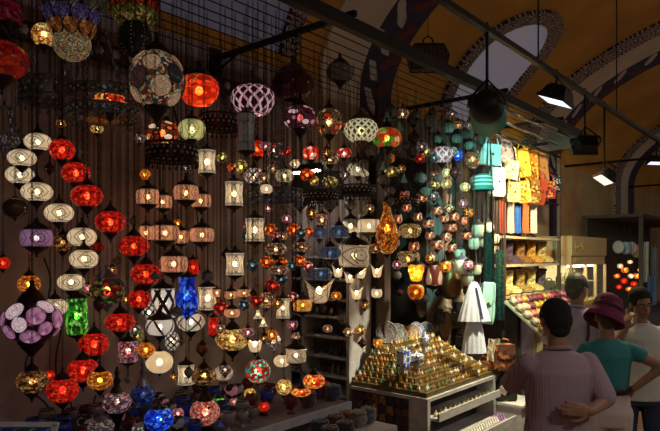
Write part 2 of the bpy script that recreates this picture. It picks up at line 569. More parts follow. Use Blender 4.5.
# lunette windows with painted borders, on both flanks of the vault
pane = NT('frosted_daylight')
pm = pane.bsdf((0.4, 0.38, 0.43), 0.6, 0, (0.62, 0.6, 0.78), 0.1)
pane2 = NT('shaded_window_glass')
pm2 = pane2.bsdf((0.2, 0.2, 0.26), 0.6, 0, (0.5, 0.52, 0.8), 0.035)  # darker, weaker-glowing copy of the pane for the shaded window
def lunette(n, xc, half, th0, th1, side, width=0.17):
    # outline in (x, arc metres) then mapped on the vault
    arc = lambda t: (vp(0, t) - vp(0, t - 1)).length
    tab = [(th0, 0.0)]
    t = th0
    while t < 80:
        t += 1
        tab.append((t, tab[-1][1] + arc(t)))
    def th_of(s):
        for i in range(1, len(tab)):
            if tab[i][1] >= s:
                f = (s - tab[i - 1][1]) / (tab[i][1] - tab[i - 1][1])
                return tab[i - 1][0] + f
        return tab[-1][0]
    H = [s for t, s in tab if abs(t - th1) < 0.6][0]
    def outline(hw, H):
        pts = []
        st = H - hw * 1.15
        for i in range(7):
            pts.append((-hw, st * i / 6))
        for i in range(1, 16):
            a = PI - PI * i / 16
            pts.append((hw * math.cos(a), st + hw * 1.15 * math.sin(a)))
        for i in range(7):
            pts.append((hw, st * (6 - i) / 6))
        return pts
    def P3(x, s, off):
        t = th_of(max(0, s))
        if side > 0: t = 180 - t
        return vp(xc + x, t, off)
    O, I = outline(half, H), outline(half - width, H - width)
    nO = len(O)
    m = MB()
    vsl, uv = [], []
    L = 0
    for i in range(nO):
        if i: L += math.dist(O[i], O[i - 1])
        for (p, off, v) in ((O[i], 0.0, 0), (O[i], 0.045, 0), (I[i], 0.045, 1), (I[i], 0.005, 1)):
            vsl.append(P3(p[0], p[1], off)); uv.append((L, v))
    fs = []
    for i in range(nO - 1):
        for q in range(3):
            a = i * 4 + q
            fs.append((a, a + 4, a + 5, a + 1))
    m.add(vsl, fs, uv, False)
    root = empty('window_%d' % n, P3(0, 0, 0), None, None, kind='structure')
    bo = obj('border', m, scroll_mat, root)
    # pane as a grid strip across
    m = MB()
    vsl, fs = [], []
    w = 8
    half_n = nO // 2 + 1
    for i in range(half_n):
        a, b = I[i], I[nO - 1 - i]
        for j in range(w + 1):
            f = j / w
            vsl.append(P3(a[0] + (b[0] - a[0]) * f, a[1] + (b[1] - a[1]) * f, 0.012))
    for i in range(half_n - 1):
        for j in range(w):
            q = i * (w + 1) + j
            fs.append((q, q + 1, q + w + 2, q + w + 1))
    m.add(vsl, fs)
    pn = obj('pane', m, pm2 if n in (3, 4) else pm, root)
    for o in (bo, pn):
        o.matrix_parent_inverse = Matrix.Translation(-root.location)
wn = 1
for xc, half in ((-2.0, 0.72), (2.5, 0.86), (6.3, 0.72), (10.9, 0.72), (15.3, 0.72), (19.6, 0.72)):
    if xc < 9:
        lunette(wn, xc, half, 4, 44.5, -1)
    wn += 1
    lunette(wn, xc, half, 4, 44.5, 1); wn += 1

# ================================================================== RAILS
RAILS = [-0.16 - 0.1 * i for i in range(10)]
RZ = 3.3
for i, y in enumerate(RAILS):
    m = MB().tube([(-0.8, y, RZ), (7.3, y, RZ)], 0.0035, 6)
    r = obj('lamp_rail', m, BLACK, label='thin black wire rail for lamps, %s counted outward from the plaster wall' % ('first', 'second', 'third', 'fourth', 'fifth', 'sixth', 'seventh', 'eighth', 'ninth', 'tenth')[i], cat='rail', group='lamp hanging rails')
for x in (-0.6, 1.0, 2.6, 4.6, 5.9, 7.1):
    root = empty('rail_bracket', (x, 0, RZ), 'black iron arm carrying the lamp rails out from the wall', 'bracket', 'rail arms on the wall')
    obj('arm', MB().box((0, -0.6, 0.022), (0.03, 1.2, 0.03)), BLACK, root)
    obj('wall_plate', MB().box((0, -0.008, 0.0), (0.09, 0.016, 0.18)), BLACK, root)
    obj('brace', MB().tube([(0, -0.01, -0.07), (0, -0.3, 0.03)], 0.008), BLACK, root)
# a wider flat bar in front and a beam with round rosettes
obj('front_bar', MB().box((3.3, -1.16, 3.27), (7.6, 0.05, 0.07)), BLACK, label='wide flat dark bar running in front of the lamp rails', cat='bar')
rb = empty('rosette_beam', (0, -0.1, 3.12), 'dark carved beam with a row of pale round rosettes', 'beam')
obj('beam', MB().box((1.9, 0, 0), (2.2, 0.06, 0.09)), plain('dark_wood', (0.03, 0.02, 0.016), 0.6), rb)
rosm = plain('pale_rosette', (0.5, 0.47, 0.42), 0.7)
ros = MB().lathe([(0.0, 0.008), (0.008, 0.008), (0.012, 0.002), (0.02, 0.007), (0.026, 0.0)], 12, mod=lambda a, r, z, v: (r * (1 + 0.15 * math.cos(6 * a)), z)).mesh('rosette')
for i in range(20):
    obj('rosette', ros, rosm, rb, (1.0 + i * 0.1, -0.031, 0), (R(90), 0, 0))

# ================================================================== LAMPS
def arcprof(a0, a1, n=9, r=0.5):
    s = max(abs(math.sin(R(a0))), abs(math.sin(R(a1))))
    return [(r * math.cos(R(a0 + (a1 - a0) * i / n)), 0.5 * math.sin(R(a0 + (a1 - a0) * i / n)) / s) for i in range(n + 1)]
PROFILES = {
    'globe': arcprof(-62, 62),
    'ball': arcprof(-78, 78),
    'bowl': [(0.2, -0.5), (0.3, -0.47), (0.42, -0.3), (0.49, -0.05), (0.5, 0.12), (0.46, 0.32), (0.38, 0.44), (0.32, 0.5)],
    'barrel': [(0.4, -0.5), (0.46, -0.42), (0.5, -0.15), (0.5, 0.15), (0.46, 0.42), (0.4, 0.5)],
    'lantern': [(0.5, -0.5), (0.455, -0.3), (0.43, -0.08), (0.43, 0.08), (0.455, 0.3), (0.5, 0.5)],
    'cyl': [(0.46, -0.5), (0.5, -0.45), (0.5, 0.45), (0.46, 0.5)],
    'boat': [(0.36, -0.5), (0.44, -0.42), (0.47, -0.1), (0.44, 0.2), (0.46, 0.4), (0.5, 0.5)],
    'bottle': [(0.12, -0.5), (0.3, -0.44), (0.46, -0.28), (0.5, -0.12), (0.45, 0.05), (0.36, 0.2), (0.33, 0.35), (0.36, 0.5)],
    'bell': [(0.5, -0.5), (0.46, -0.42), (0.3, -0.2), (0.2, 0.05), (0.15, 0.3), (0.1, 0.5)],
    'urn': [(0.16, -0.5), (0.4, -0.4), (0.5, -0.22), (0.46, -0.02), (0.3, 0.15), (0.18, 0.3), (0.15, 0.42), (0.2, 0.5)],
    'tulip': [(0.18, -0.5), (0.3, -0.42), (0.36, -0.2), (0.38, 0.05), (0.43, 0.28), (0.5, 0.5)],
    'shell': arcprof(-70, 40),
    'cup': [(0.22, -0.5), (0.38, -0.42), (0.48, -0.2), (0.5, 0.1), (0.46, 0.38), (0.4, 0.5)],
    'diamond': [(0.12, -0.5), (0.3, -0.3), (0.5, 0.0), (0.34, 0.3), (0.18, 0.5)],
    'tube': [(0.42, -0.5), (0.5, -0.3), (0.42, 0.5)],
}
_shades = {}
def shade_mesh(kind):
    if kind in _shades: return _shades[kind].copy()
    pr = PROFILES[kind]
    mod, n, sm, rot = None, 24, True, 0
    if kind == 'lantern':
        n, sm, rot = 6, False, R(12)
    if kind == 'diamond':
        n, sm = 8, False
    if kind == 'tulip':
        def mod(a, r, z, v):
            w = max(0, v - 0.25)
            return r * (1 - 0.1 * w * math.cos(2 * a + PI * 0.3)), z - 0.6 * w * (0.5 + 0.5 * math.cos(2 * a + PI * 0.3))
    if kind == 'boat':
        def mod(a, r, z, v):
            return r * (1 + 0.05 * math.cos(4 * a)), z * (1 + 0.12 * math.cos(2 * a)) if z > 0 else z
    if kind == 'shell':
        def mod(a, r, z, v):
            return r, z - 0.28 * v * (1 + math.cos(a - R(150)))
    m = MB().lathe(pr, n, mod=mod, smooth=sm, rot=rot)
    _shades[kind] = m.mesh('shade_' + kind)
    return _shades[kind].copy()
_cache = {}
def cached(key, fn):
    if key not in _cache:
        _cache[key] = fn()
    return _cache[key]
def cap_mesh():      # dome over the shade, unit: shade top radius = 1
    return MB().lathe([(1.06, -0.02), (1.1, 0.06), (0.98, 0.14), (0.9, 0.3), (0.62, 0.62), (0.34, 0.85), (0.2, 1.05), (0.16, 1.3), (0.24, 1.42), (0.1, 1.58), (0.0, 1.6)], 16,
                      mod=lambda a, r, z, v: (r * (1 + (0.04 * math.cos(8 * a) if v < .25 else 0)), z)).mesh('cap')
def foot_mesh():     # cup under the shade ending in a finial
    return MB().lathe([(0.0, -1.62), (0.09, -1.56), (0.15, -1.42), (0.07, -1.28), (0.12, -1.16), (0.3, -0.95), (0.55, -0.68), (0.82, -0.4), (0.9, -0.16), (1.08, -0.08), (1.02, 0.03)], 16,
                      mod=lambda a, r, z, v: (r * (1 + (0.05 * math.cos(8 * a) if v > .75 else 0)), z)).mesh('foot')
def bulb_mesh():
    return MB().ell((0, 0, 0), (0.5, 0.5, 0.62), nu=10, nv=6).mesh('bulb')
LINK = []
for i in range(6):
    a = 2 * PI * i / 6
    LINK.append((0.0045 * math.cos(a), 0, 0.0125 * math.sin(a)))
def chain_mesh(L):
    L = max(0.03, round(L, 2))
    def fn():
        m = MB()
        n = max(1, int(L / 0.021))
        st = L / n
        for i in range(n):
            pts = [(x, 0, z * st / 0.021) if i % 2 else (0, x, z * st / 0.021) for x, y, z in LINK]
            m.tube([(p[0], p[1], p[2] + st * (i + 0.5)) for p in pts], 0.0012, 3, closed=True)
        return m.mesh('chain')
    return cached(('chain', L), fn)

PLACED = [(4.26, -.225, .075, 0, 3.2), (5.88, -.6, .03, 0, 3.24)]     # (x, y, r, z0, z1) bodies, chains have r = .01
def clash(x, y, r, z0, z1, pad=0.006):
    bad = 0.0
    for (a, b, rr, u, v) in PLACED:
        if z0 < v and u < z1:
            d = math.hypot(x - a, y - b)
            if d < r + rr + pad:
                bad += (r + rr + pad - d)
    return bad
def pick_Y(px, py, w, h, pref, up, dn, hang=True, cands=None):
    best = None
    for Y, dx in [(Y, dx) for Y in (cands or RAILS) for dx in (0, -1.5, 1.5, -3, 3)]:
        p = PY(px + dx, py, Y)
        W = w / F * depth(p)
        H = h / F * depth(p)
        r = W / 2
        if Y + r > -0.01:
            continue
        bad = clash(p.x, Y, r, p.z - H / 2 - dn * W, p.z + H / 2 + up * W)
        if hang:
            bad += clash(p.x, Y, 0.009, p.z + H / 2 + up * W, RZ, 0.002) * 1.5
        sc = bad * 60 + abs(Y - pref) + abs(dx) * 0.01
        if best is None or sc < best[0]:
            best = (sc, Y, p, W, H)
    return best[1:]
def globe_lamp(name, px, py, w, h, kind, mat, label, group=None, pref=-0.36, metal=None, lit=True, cap=True, foot=True, cat='lamp', bulbmat=None, hang=True, rz=None, only=None):
    metal = metal or BRONZE
    pr = PROFILES[kind]
    tr, br = max(0.12, min(pr[-1][0], 0.46)), max(0.1, min(pr[0][0], 0.46))
    ck, fk = min(1.0, 0.85 * 0.3 / tr), min(1.0, 0.75 * 0.3 / br)
    up, dn = (1.6 * tr * ck if cap else 0.05), (1.62 * br * fk if foot else 0)
    Y, p, W, H = pick_Y(px, py, w, h, pref, up, dn, hang, only)
    PLACED.append((p.x, Y, W / 2, p.z - H / 2 - dn * W, p.z + H / 2 + up * W))
    zt = p.z + H / 2 + (up * W if cap else -0.2 * H)
    if hang:
        PLACED.append((p.x, Y, 0.006, zt, RZ))
    rnd = random.Random(int(px * 31 + py))
    root = empty(name, (p.x, Y, p.z - H / 2), label, cat, group, math.atan2(CAMY - Y, -p.x) - R(45) + rnd.uniform(-.3, .3) if rz is None else rz)
    sh = obj('shade', shade_mesh(kind) if False else cached(('shade', kind), lambda: shade_mesh(kind)), mat, root, (0, 0, H / 2), scale=(W, W, H))
    if lit:
        b = min(W, H) * 0.27
        obj('bulb', cached('bulb', bulb_mesh), bulbmat or WARMBULB, root, (0, 0, H * 0.5), scale=(b, b, b))
    if cap:
        obj('cap', cached('cap', cap_mesh), metal, root, (0, 0, H), scale=(W * tr, W * tr, W * tr * ck))
    if foot:
        obj('foot', cached('foot', foot_mesh), metal, root, (0, 0, 0), scale=(W * br, W * br, W * br * fk))
    if hang:
        z0 = zt - (p.z - H / 2) - 0.012
        obj('chain', chain_mesh(RZ - 0.015 - (p.z - H / 2) - z0), metal, root, (0, 0, z0))
    return root

# --- palettes
def rgb(*h):
    out = []
    for x in h:
        c = [int(x[i:i + 2], 16) / 255 for i in (0, 2, 4)]
        out.append(tuple(v / 12.92 if v < .04 else ((v + .055) / 1.055) ** 2.4 for v in c))
    return out
P_RED = rgb('e02818', 'c41a14', 'f04a20', '9c100c', 'e83a22', 'd82018')
P_FIRE = rgb('ff8030', 'e03010', 'ffd060', 'f0a040', 'c02808')
P_MULTI = rgb('d8c8a0', '9a2a20', 'c0a070', '305858', 'b08050', '604030', 'e0d8c0')
P_BLUE = rgb('1040e0', '0828b0', '3070ff', '0a1c80', '60a0ff')
P_TEAL = rgb('20a090', 'd03020', '80e0c0', 'e05030', 'c0f0d0', 'a02018')
P_GREEN = rgb('40c030', '208020', '80e050', '104818', 'b0ff80')
P_AMBER = rgb('e09030', 'c06818', 'ffc060', '904010', 'ffb040')
P_YEL = rgb('e8d060', 'f0e8a0', 'c09030', 'b04020', 'ffe880')
P_PINK = rgb('e0a0b0', 'b06878', 'f0d0d0', '804050', 'c890a8')
P_GREY = rgb('b0a8a8', '706468', 'd8d0c8', '504850', '8a6870')
P_BROWN = rgb('a07040', '604020', 'c89858', '402818', 'e0b878')
P_GRNRED = rgb('305828', '801818', '90a050', '402028', '204030', 'c0302a')

red = mosaic('red_mosaic_glass', P_RED, 0.5, 10, 0.3, 0.05)
redoff = mosaic('unlit_red_mosaic_glass', P_RED, 0.06, 6, 0.0, 0.03)
fire = mosaic('fire_mosaic_glass', P_FIRE, 0.75, 8, 0.3, 0.04)
orangeglass = mosaic('orange_crackle_glass', rgb('e03818', 'ff5020', 'c02810', 'ff7030'), 0.55, 7, 0.3, 0.015)
cream = damask('cream_painted_glass', (0.8, 0.68, 0.47), (0.1, 0.07, 0.045), 0.62, 4)
ivory = damask('ivory_lantern_glass', (0.84, 0.72, 0.5), (0.16, 0.08, 0.05), 0.62, 6, 0.3, 0.95, 1.1)
copper = damask('copper_painted_glass', (0.8, 0.42, 0.23), (0.1, 0.02, 0.02), 0.55, 5, 0.35)
purple = damask('purple_painted_glass', (0.42, 0.24, 0.42), (0.04, 0.015, 0.05), 0.42, 4)
navy = damask('navy_painted_glass', (0.05, 0.09, 0.17), (0.3, 0.36, 0.42), 0.25, 4, 0.3)
amberd = damask('amber_painted_glass', (0.85, 0.42, 0.08), (0.1, 0.03, 0.01), 0.6, 5)
yellowglass = damask('lime_yellow_glass', (0.72, 0.72, 0.34), (0.12, 0.1, 0.04), 0.5, 5)
lace = lattice('cream_lace_glass', (0.16, 0.14, 0.05), (0.72, 0.68, 0.42), 0.5, 14, 4, 0.2, 0.1, True)
pinklat = lattice('pink_lattice_glass', (0.1, 0.03, 0.05), (0.8, 0.45, 0.52), 0.5, 12, 3, 0.14, 0.0, True)
whitelat = lattice('white_black_lattice', (0.75, 0.7, 0.6), (0.03, 0.025, 0.025), 0.55, 6, 4, 0.17)
redlat = lattice('white_red_lattice', (0.85, 0.78, 0.68), (0.35, 0.04, 0.02), 0.5, 7, 2, 0.13)
bluem = mosaic('cobalt_mosaic_glass', P_BLUE, 0.55, 9, 0.3, 0.04)
bluedim = mosaic('dim_navy_mosaic_glass', rgb('2848a0', '101c50', '4868c0', '303850'), 0.22, 9, 0.2, 0.05)
greenm = mosaic('green_mosaic_glass', P_GREEN, 0.5, 10, 0.3, 0.04)
multi = mosaic('patchwork_mosaic_glass', P_MULTI, 0.22, 17, 0.0, 0.05)
multilit = mosaic('lit_patchwork_mosaic_glass', P_MULTI, 0.35, 10, 0.25, 0.05)
pinkm = mosaic('rose_mosaic_glass', P_PINK, 0.3, 10, 0.25, 0.06)
greym = mosaic('smoky_mosaic_glass', P_GREY, 0.22, 10, 0.25, 0.06)
brownm = mosaic('brown_mosaic_glass', P_BROWN, 0.25, 9, 0.28, 0.06)
amberm = mosaic('amber_mosaic_glass', P_AMBER, 0.45, 11, 0.3, 0.05)
yellm = mosaic('yellow_red_mosaic_glass', P_YEL, 0.5, 10, 0.3, 0.05)
tealm = mosaic('teal_red_mosaic_glass', P_TEAL, 0.6, 9, 0.3, 0.05)
grnred = mosaic('green_red_mosaic_glass', P_GRNRED, 0.3, 8, 0.3, 0.06)
pinkcab = cabochon('violet_globe_with_pink_discs', (0.1, 0.03, 0.08), rgb('e090b8', 'f0c0d8', 'c070a0'), 0.5, 3.2, 0.44)
rosecab = cabochon('maroon_globe_with_pink_petals', (0.16, 0.03, 0.05), rgb('f0a8b8', 'f8d8d8', 'd07890'), 0.55, 3.4, 0.4)
beigecab = cabochon('beige_disc_globe', (0.3, 0.2, 0.1), rgb('e8d0a8', 'f0c890', 'd84020', 'c8a880'), 0.4, 3.6, 0.42)
whitecab = cabochon('white_disc_globe', (0.2, 0.2, 0.2), rgb('e8e4d8', 'c8d0d0', 'e04028', 'f0e8d8'), 0.45, 3.6, 0.42)
orbo = cabochon('orange_disc_globe', (0.5, 0.1, 0.02), rgb('ff9838', 'f06018', 'ffb060'), 0.6, 2.6, 0.45)
orbb = cabochon('slate_disc_globe', (0.05, 0.1, 0.14), rgb('80a8c0', '486880', 'a0c8d8'), 0.3, 2.6, 0.45)
orbp = cabochon('pink_disc_globe', (0.3, 0.1, 0.1), rgb('f0b0a8', 'e08888', 'ffd8d0'), 0.4, 2.6, 0.45)
orby = cabochon('cream_disc_globe', (0.4, 0.3, 0.1), rgb('fff0b8', 'e8d080', 'd0b050'), 0.4, 2.6, 0.45)
orbr = cabochon('scarlet_disc_globe', (0.3, 0.03, 0.02), rgb('f04020', 'c01810', 'ff6838'), 0.5, 2.6, 0.45)
milk = plain('cream_ceramic', (0.66, 0.58, 0.44), 0.35, 0, 0.1, 8)
def milklit():
    t = NT('lit_cream_shade')
    n = t.noise(t.coord('Object'), 2.5)
    c = t.ramp(n, [(0.55, 0.42, 0.25), (0.85, 0.74, 0.52)], False)
    return t.bsdf(c, 0.4, 0, c, 0.55, 0.26)
creamlit = milklit()
glassdark = plain('dark_maroon_glass', (0.07, 0.012, 0.015), 0.12, 0, 0.3, 5)
glassgrey = plain('smoky_grey_glass', (0.16, 0.15, 0.15), 0.15, 0, 0.3, 8)
greendark = plain('bottle_green_glass', (0.012, 0.03, 0.026), 0.15, 0, 0.3, 5)

ORD = ['topmost', 'second from the top', 'third from the top', 'fourth from the top', 'fifth from the top', 'sixth from the top', 'seventh from the top', 'eighth from the top', 'third lowest', 'second lowest', 'lowest']
def lamps(name, kind, mat, label, spots, group=None, **kw):
    for q, s in enumerate(spots):
        o = globe_lamp(name, s[0], s[1], s[2], s[3], kind, mat, label.replace('@', ORD[-1] if q == len(spots) - 1 else ORD[min(q, 10)]), group if len(spots) > 1 else None, **kw)

# --- pierced metal crowns (rings of the chandeliers) first: they are the largest
def crown(px, py, w, h, Y, metal, label, group=None, tiers=1, drops=True):
    p = PY(px, py, Y)
    W = w / F * depth(p); H = h / F * depth(p)
    r = W / 2
    H = min(H, W * 0.45)
    PLACED.append((p.x, Y, r * 0.98, p.z - H / 2 - 0.02, p.z + H / 2 + 0.01))
    root = empty('chandelier_crown', (p.x, Y, p.z - H / 2), label, 'chandelier crown', group)
    z = 0.0
    th = H / tiers
    lo_, hi_ = (0.12, 0.82) if tiers == 1 else (0.3, 0.78)
    for t in range(tiers):
        rr = r * (1.0 if t == tiers - 1 else 0.92)
        if tiers == 1: rr = r
        m = MB()
        for zz, k in ((t * th + th * lo_, 0.009), (t * th + th * hi_, 0.009)):
            pts = [(rr * math.cos(2 * PI * i / 40), rr * math.sin(2 * PI * i / 40), zz) for i in range(40)]
            m.tube(pts, k * (W / 0.4), 6, closed=True)
        obj('rim', m, metal, root)
        m = MB()
        n = 36
        za, zb = t * th + th * lo_, t * th + th * hi_
        for i in range(n):
            for d in (1, -1):
                a, b = 2 * PI * i / n, 2 * PI * (i + d) / n
                m.tube([(rr * math.cos(a), rr * math.sin(a), za), (rr * math.cos(b), rr * math.sin(b), zb)], 0.0035 * (W / .4), 3)
        # solid inner band so that the piercing reads dark
        m.lathe([(rr * 0.985, za + (zb - za) * .14), (rr * 0.985, za + (zb - za) * .8)], 40)
        obj('pierced_band', m, metal, root)
        bd = MB()
        for i in range(48):
            a = 2 * PI * i / 48
            bd.ell((rr * 1.006 * math.cos(a), rr * 1.006 * math.sin(a), (za + zb) / 2 + (zb - za) * (.16 if i % 2 else -.16)), (.0065, .0065, .0065), nu=6, nv=4)
        obj('bead_glints', bd, plain('silver_bead', (0.6, 0.62, 0.58), 0.3, 0.6), root)  # pale beads stand in for glints on the dark band
        if drops:
            dm = cached(('drop',), lambda: MB().lathe([(0, -0.03), (0.008, -0.022), (0.004, -0.01), (0.002, 0.006)], 6).mesh('drop'))
            for i in range(24):
                a = 2 * PI * i / 24
                obj('drop', dm, metal, root, (rr * math.cos(a), rr * math.sin(a), za - 0.006))
    # three chains joining at a hook, one chain up to the rail
    top = min(RZ - 0.02, p.z + H / 2 + W * 0.75) - (p.z - H / 2)
    for i in range(3):
        a = 2 * PI * i / 3 + 0.4
        m = MB()
        st = Vector((r * 0.95 * math.cos(a), r * 0.95 * math.sin(a), H * 0.84))
        en = Vector((0, 0, top))
        n = max(3, int((en - st).length / 0.024))
        for q in range(n):
            c = st.lerp(en, (q + 0.5) / n)
            m.box(c, (0.008, 0.008, 0.02), Euler((0, 0, q * 0.8)).to_matrix())
        obj('chain', m, metal, root)
    L = RZ - 0.015 - (p.z - H / 2) - top
    if L > 0.03:
        obj('hanging_chain', chain_mesh(L), metal, root, (0, 0, top))
    return root
crown(105, 106, 76, 36, -0.70, PEWTER, 'two-tier pierced pewter crown holding an orange globe inside', tiers=2)
crown(54, 92, 64, 26, -0.42, PEWTER, 'single-tier pierced pewter crown beside the petal lamp', tiers=1)
crown(172, 152, 50, 24, -0.62, BRONZE, 'black pierced crown under an orange and white globe', tiers=1)
crown(220, 122, 40, 20, -0.60, BRONZE, 'black pierced crown beside the grey panelled lantern', tiers=1)
crown(276, 195, 52, 15, -0.52, PEWTER, 'wide low silver-blue crown above the orange disc globes', tiers=1)
crown(321, 196, 34, 14, -0.40, BRONZE, 'small black crown above the navy glass lamps', tiers=1)
crown(403, 201, 30, 12, -0.40, BRONZE, 'small dark crown over the amber cups', tiers=1)
crown(6, 142, 42, 24, -0.45, PEWTER, 'silver crown near the edge of the wall beside cream globes', tiers=1)
crown(357, 190, 36, 12, -0.52, BLACK, 'black crown ring over the cream shell lamp', tiers=1)

# --- the big feature lamps near the top
def petal_lamp():
    p = PY(72, 44, -1.02)
    k = depth(p) / F
    root = empty('petal_lamp', (p.x, -1.02, p.z - 15 * k), 'huge hanging lamp with layered petals above a beaded glass globe', 'lamp')
    PLACED.append((p.x, -1.02, 22 * k, p.z - 20 * k, p.z + 60 * k))
    obj('globe', cached(('shade', 'ball'), lambda: shade_mesh('ball')), mosaic('beaded_glass', rgb('b8b088', '8a8468', 'd8d0a8', 'b05030', 'e0c860', '788070'), 0.22, 26, 0.0, 0.06), root, (0, 0, 15 * k), scale=(37 * k, 37 * k, 34 * k))
    mats = [mosaic('orange_bead_petal', rgb('c07840', 'a05828', 'e0a060', 'b06838'), 0.14, 60, 0, 0.05),
            mosaic('lavender_bead_petal', rgb('7068a8', '585090', '9088c8'), 0.1, 60, 0, 0.05),
            mosaic('grey_bead_petal', rgb('686858', '505048', '888470'), 0.06, 60, 0, 0.05)]
    rimm = plain('dark_petal_rim', (0.02, 0.014, 0.014), 0.5)
    for tier, (r0, z0, n, w, h, mi) in enumerate(((19, 27, 9, 14, 16, 0), (23, 38, 9, 17, 19, 1), (28, 51, 9, 21, 23, 2), (34, 66, 9, 25, 26, 2))):
        for i in range(n):
            a = 2 * PI * (i + 0.5 * (tier % 2)) / n
            out = [(0, -0.5), (0.26, -0.3), (0.46, 0.0), (0.5, 0.25), (0.4, 0.5), (-0.4, 0.5), (-0.5, 0.25), (-0.46, 0.0), (-0.26, -0.3)]
            M = Matrix.Translation((r0 * k * math.cos(a), r0 * k * math.sin(a), z0 * k)) @ Euler((R(-24), 0, 0)).to_matrix().to_4x4() if False else None
            Mr = Matrix.Translation((r0 * k * math.cos(a), r0 * k * math.sin(a), z0 * k)) @ Matrix.Rotation(a - PI / 2, 4, 'Z') @ Matrix.Rotation(R(-22), 4, 'X')
            me = cached(('petal', tier), lambda: MB().prism([(x * w * k, z * h * k) for x, z in out], 0.008, smooth=False).mesh('petal'))
            po = obj('petal', me, mats[mi], root)
            po.matrix_local = Mr
            mr = cached(('petalrim', tier), lambda: MB().tube([(x * w * k, -0.001, z * h * k) for x, z in out], 0.0045, 5, closed=True).mesh('petal_rim'))
            obj('petal_rim', mr, rimm, po)
    obj('core', MB().lathe([(14 * k, 22 * k), (17 * k, 36 * k), (20 * k, 50 * k), (26 * k, 66 * k), (12 * k, 80 * k)], 20), rimm, root)
    obj('chain', chain_mesh(max(0.05, RZ - 0.05 - (p.z - 15 * k) - 78 * k)), BRONZE, root, (0, 0, 78 * k))
petal_lamp()
def turban_lamp():
    p = PY(135, 34, -0.56)
    k = depth(p) / F
    root = empty('turban_lamp', (p.x, -0.56, p.z - 22 * k), 'dark green beaded globe lamp crowned with red and gold lobes', 'lamp')
    PLACED.append((p.x, -0.56, 24 * k, p.z - 24 * k, p.z + 40 * k))
    obj('globe', cached(('shade', 'ball'), lambda: shade_mesh('ball')), greendark, root, (0, 0, 18 * k), scale=(34 * k, 34 * k, 38 * k))
    beadm = plain('silver_bead', (0.6, 0.62, 0.58), 0.3, 0.6)
    bead = MB().ell((0, 0, 0), (1, 1, 1), nu=6, nv=4).mesh('bead')
    for i in range(8):
        a = 2 * PI * i / 8
        for q in range(9):
            ph = R(-55 + q * 12)
            rr = 17.4 * math.cos(ph)
            obj('bead', bead, beadm, root, (rr * k * math.cos(a), rr * k * math.sin(a), (18 + 18.6 * math.sin(ph)) * k), scale=(0.8 * k,) * 3)
    obj('olive_band', MB().lathe([(16 * k, 30 * k), (21 * k, 36 * k), (23 * k, 42 * k), (21 * k, 48 * k)], 24), mosaic('olive_bead_band', rgb('706828', '8a7a30', '504818', 'c8b870'), 0.12, 70, 0, 0.05), root)
    lobem = mosaic('red_lobe_glass', rgb('a02820', '801814', 'c04030'), 0.12, 40, 0, 0.05)
    gold = plain('dull_gold', (0.3, 0.2, 0.06), 0.4, 0.7)
    lobe = MB().ell((0, 0, 0), (9 * k, 4 * k, 9 * k), nu=12, nv=6).mesh('lobe')
    ring = MB().tube([(9.6 * k * math.cos(2 * PI * i / 16), -1.2 * k, 9.6 * k * math.sin(2 * PI * i / 16)) for i in range(16)], 1.1 * k, 5, closed=True).mesh('lobe_rim')
    for i in range(9):
        a = 2 * PI * i / 9 + 0.1
        lo = obj('lobe', lobe, lobem, root, (20 * k * math.cos(a), 20 * k * math.sin(a), 52 * k), (0, 0, a + PI / 2))
        obj('lobe_rim', ring, gold, lo)
    obj('cap', MB().lathe([(20 * k, 54 * k), (12 * k, 64 * k), (3 * k, 70 * k)], 16), BRONZE, root)
    obj('chain', chain_mesh(max(0.04, RZ - (p.z - 22 * k) - 70 * k)), BRONZE, root, (0, 0, 69 * k))
turban_lamp()
def disc_lamp(px, py, w, h, Y, ground, discs, rad, label, seed, glow_bulb=False, nd=15):
    """globe with raised round glass medallions"""
    p = PY(px, py, Y)
    k = depth(p) / F
    W, H = w * k, h * k
    PLACED.append((p.x, Y, W / 2, p.z - H * 0.8, p.z + H * 0.7))
    root = empty('medallion_lamp', (p.x, Y, p.z - H / 2), label, 'lamp')
    obj('shade', cached(('shade', 'ball'), lambda: shade_mesh('ball')), ground, root, (0, 0, H / 2), scale=(W, W, H))
    rnd = random.Random(seed)
    me = cached('disc', lambda: MB().lathe([(0, 0.16), (0.5, 0.13), (0.86, 0.04), (1.0, -0.12)], 18).mesh('glass_disc'))
    rm = cached('discrim', lambda: MB().tube([(math.cos(2 * PI * i / 18), math.sin(2 * PI * i / 18), 0) for i in range(18)], 0.03, 4, closed=True).mesh('disc_rim'))
    rimm = plain('dark_petal_rim', (0.02, 0.014, 0.014), 0.5)
    spots = []
    for q in range(nd):
        a = q * 2.39996 + seed
        z = 0.75 - 1.5 * (q + 0.5) / nd
        spots.append((a, math.asin(z)))
    for q, (a, ph) in enumerate(spots):
        nrm = Vector((math.cos(ph) * math.cos(a) / (W / 2), math.cos(ph) * math.sin(a) / (W / 2), math.sin(ph) / (H / 2))).normalized()
        pos = Vector((math.cos(ph) * math.cos(a) * W / 2, math.cos(ph) * math.sin(a) * W / 2, H / 2 + math.sin(ph) * H / 2))
        s = rad * k * rnd.uniform(0.8, 1.15)
        o = obj('glass_disc', me, rnd.choice(discs), root, pos, nrm.to_track_quat('Z', 'Y').to_euler(), (s, s, s))
        obj('disc_rim', rm, rimm, o)
    obj('cap', cached('cap', cap_mesh), BRONZE, root, (0, 0, H * 0.97), scale=(W * .24, W * .24, W * .24))
    obj('foot', cached('foot', foot_mesh), BRONZE, root, (0, 0, H * 0.03), scale=(W * .24, W * .24, W * .24))
    if glow_bulb:
        obj('bulb', cached('bulb', bulb_mesh), WARMBULB, root, (0, 0, H / 2), scale=(H * .2,) * 3)
    top = H * 0.97 + W * .36
    obj('chain', chain_mesh(max(0.04, RZ - 0.015 - (p.z - H / 2) - top)), BRONZE, root, (0, 0, top))
beige_d = mosaic('beige_glass_medallion', rgb('d8b890', 'c8a078', 'e8d0a8', 'd09878'), 0.3, 9, 0, 0.03)
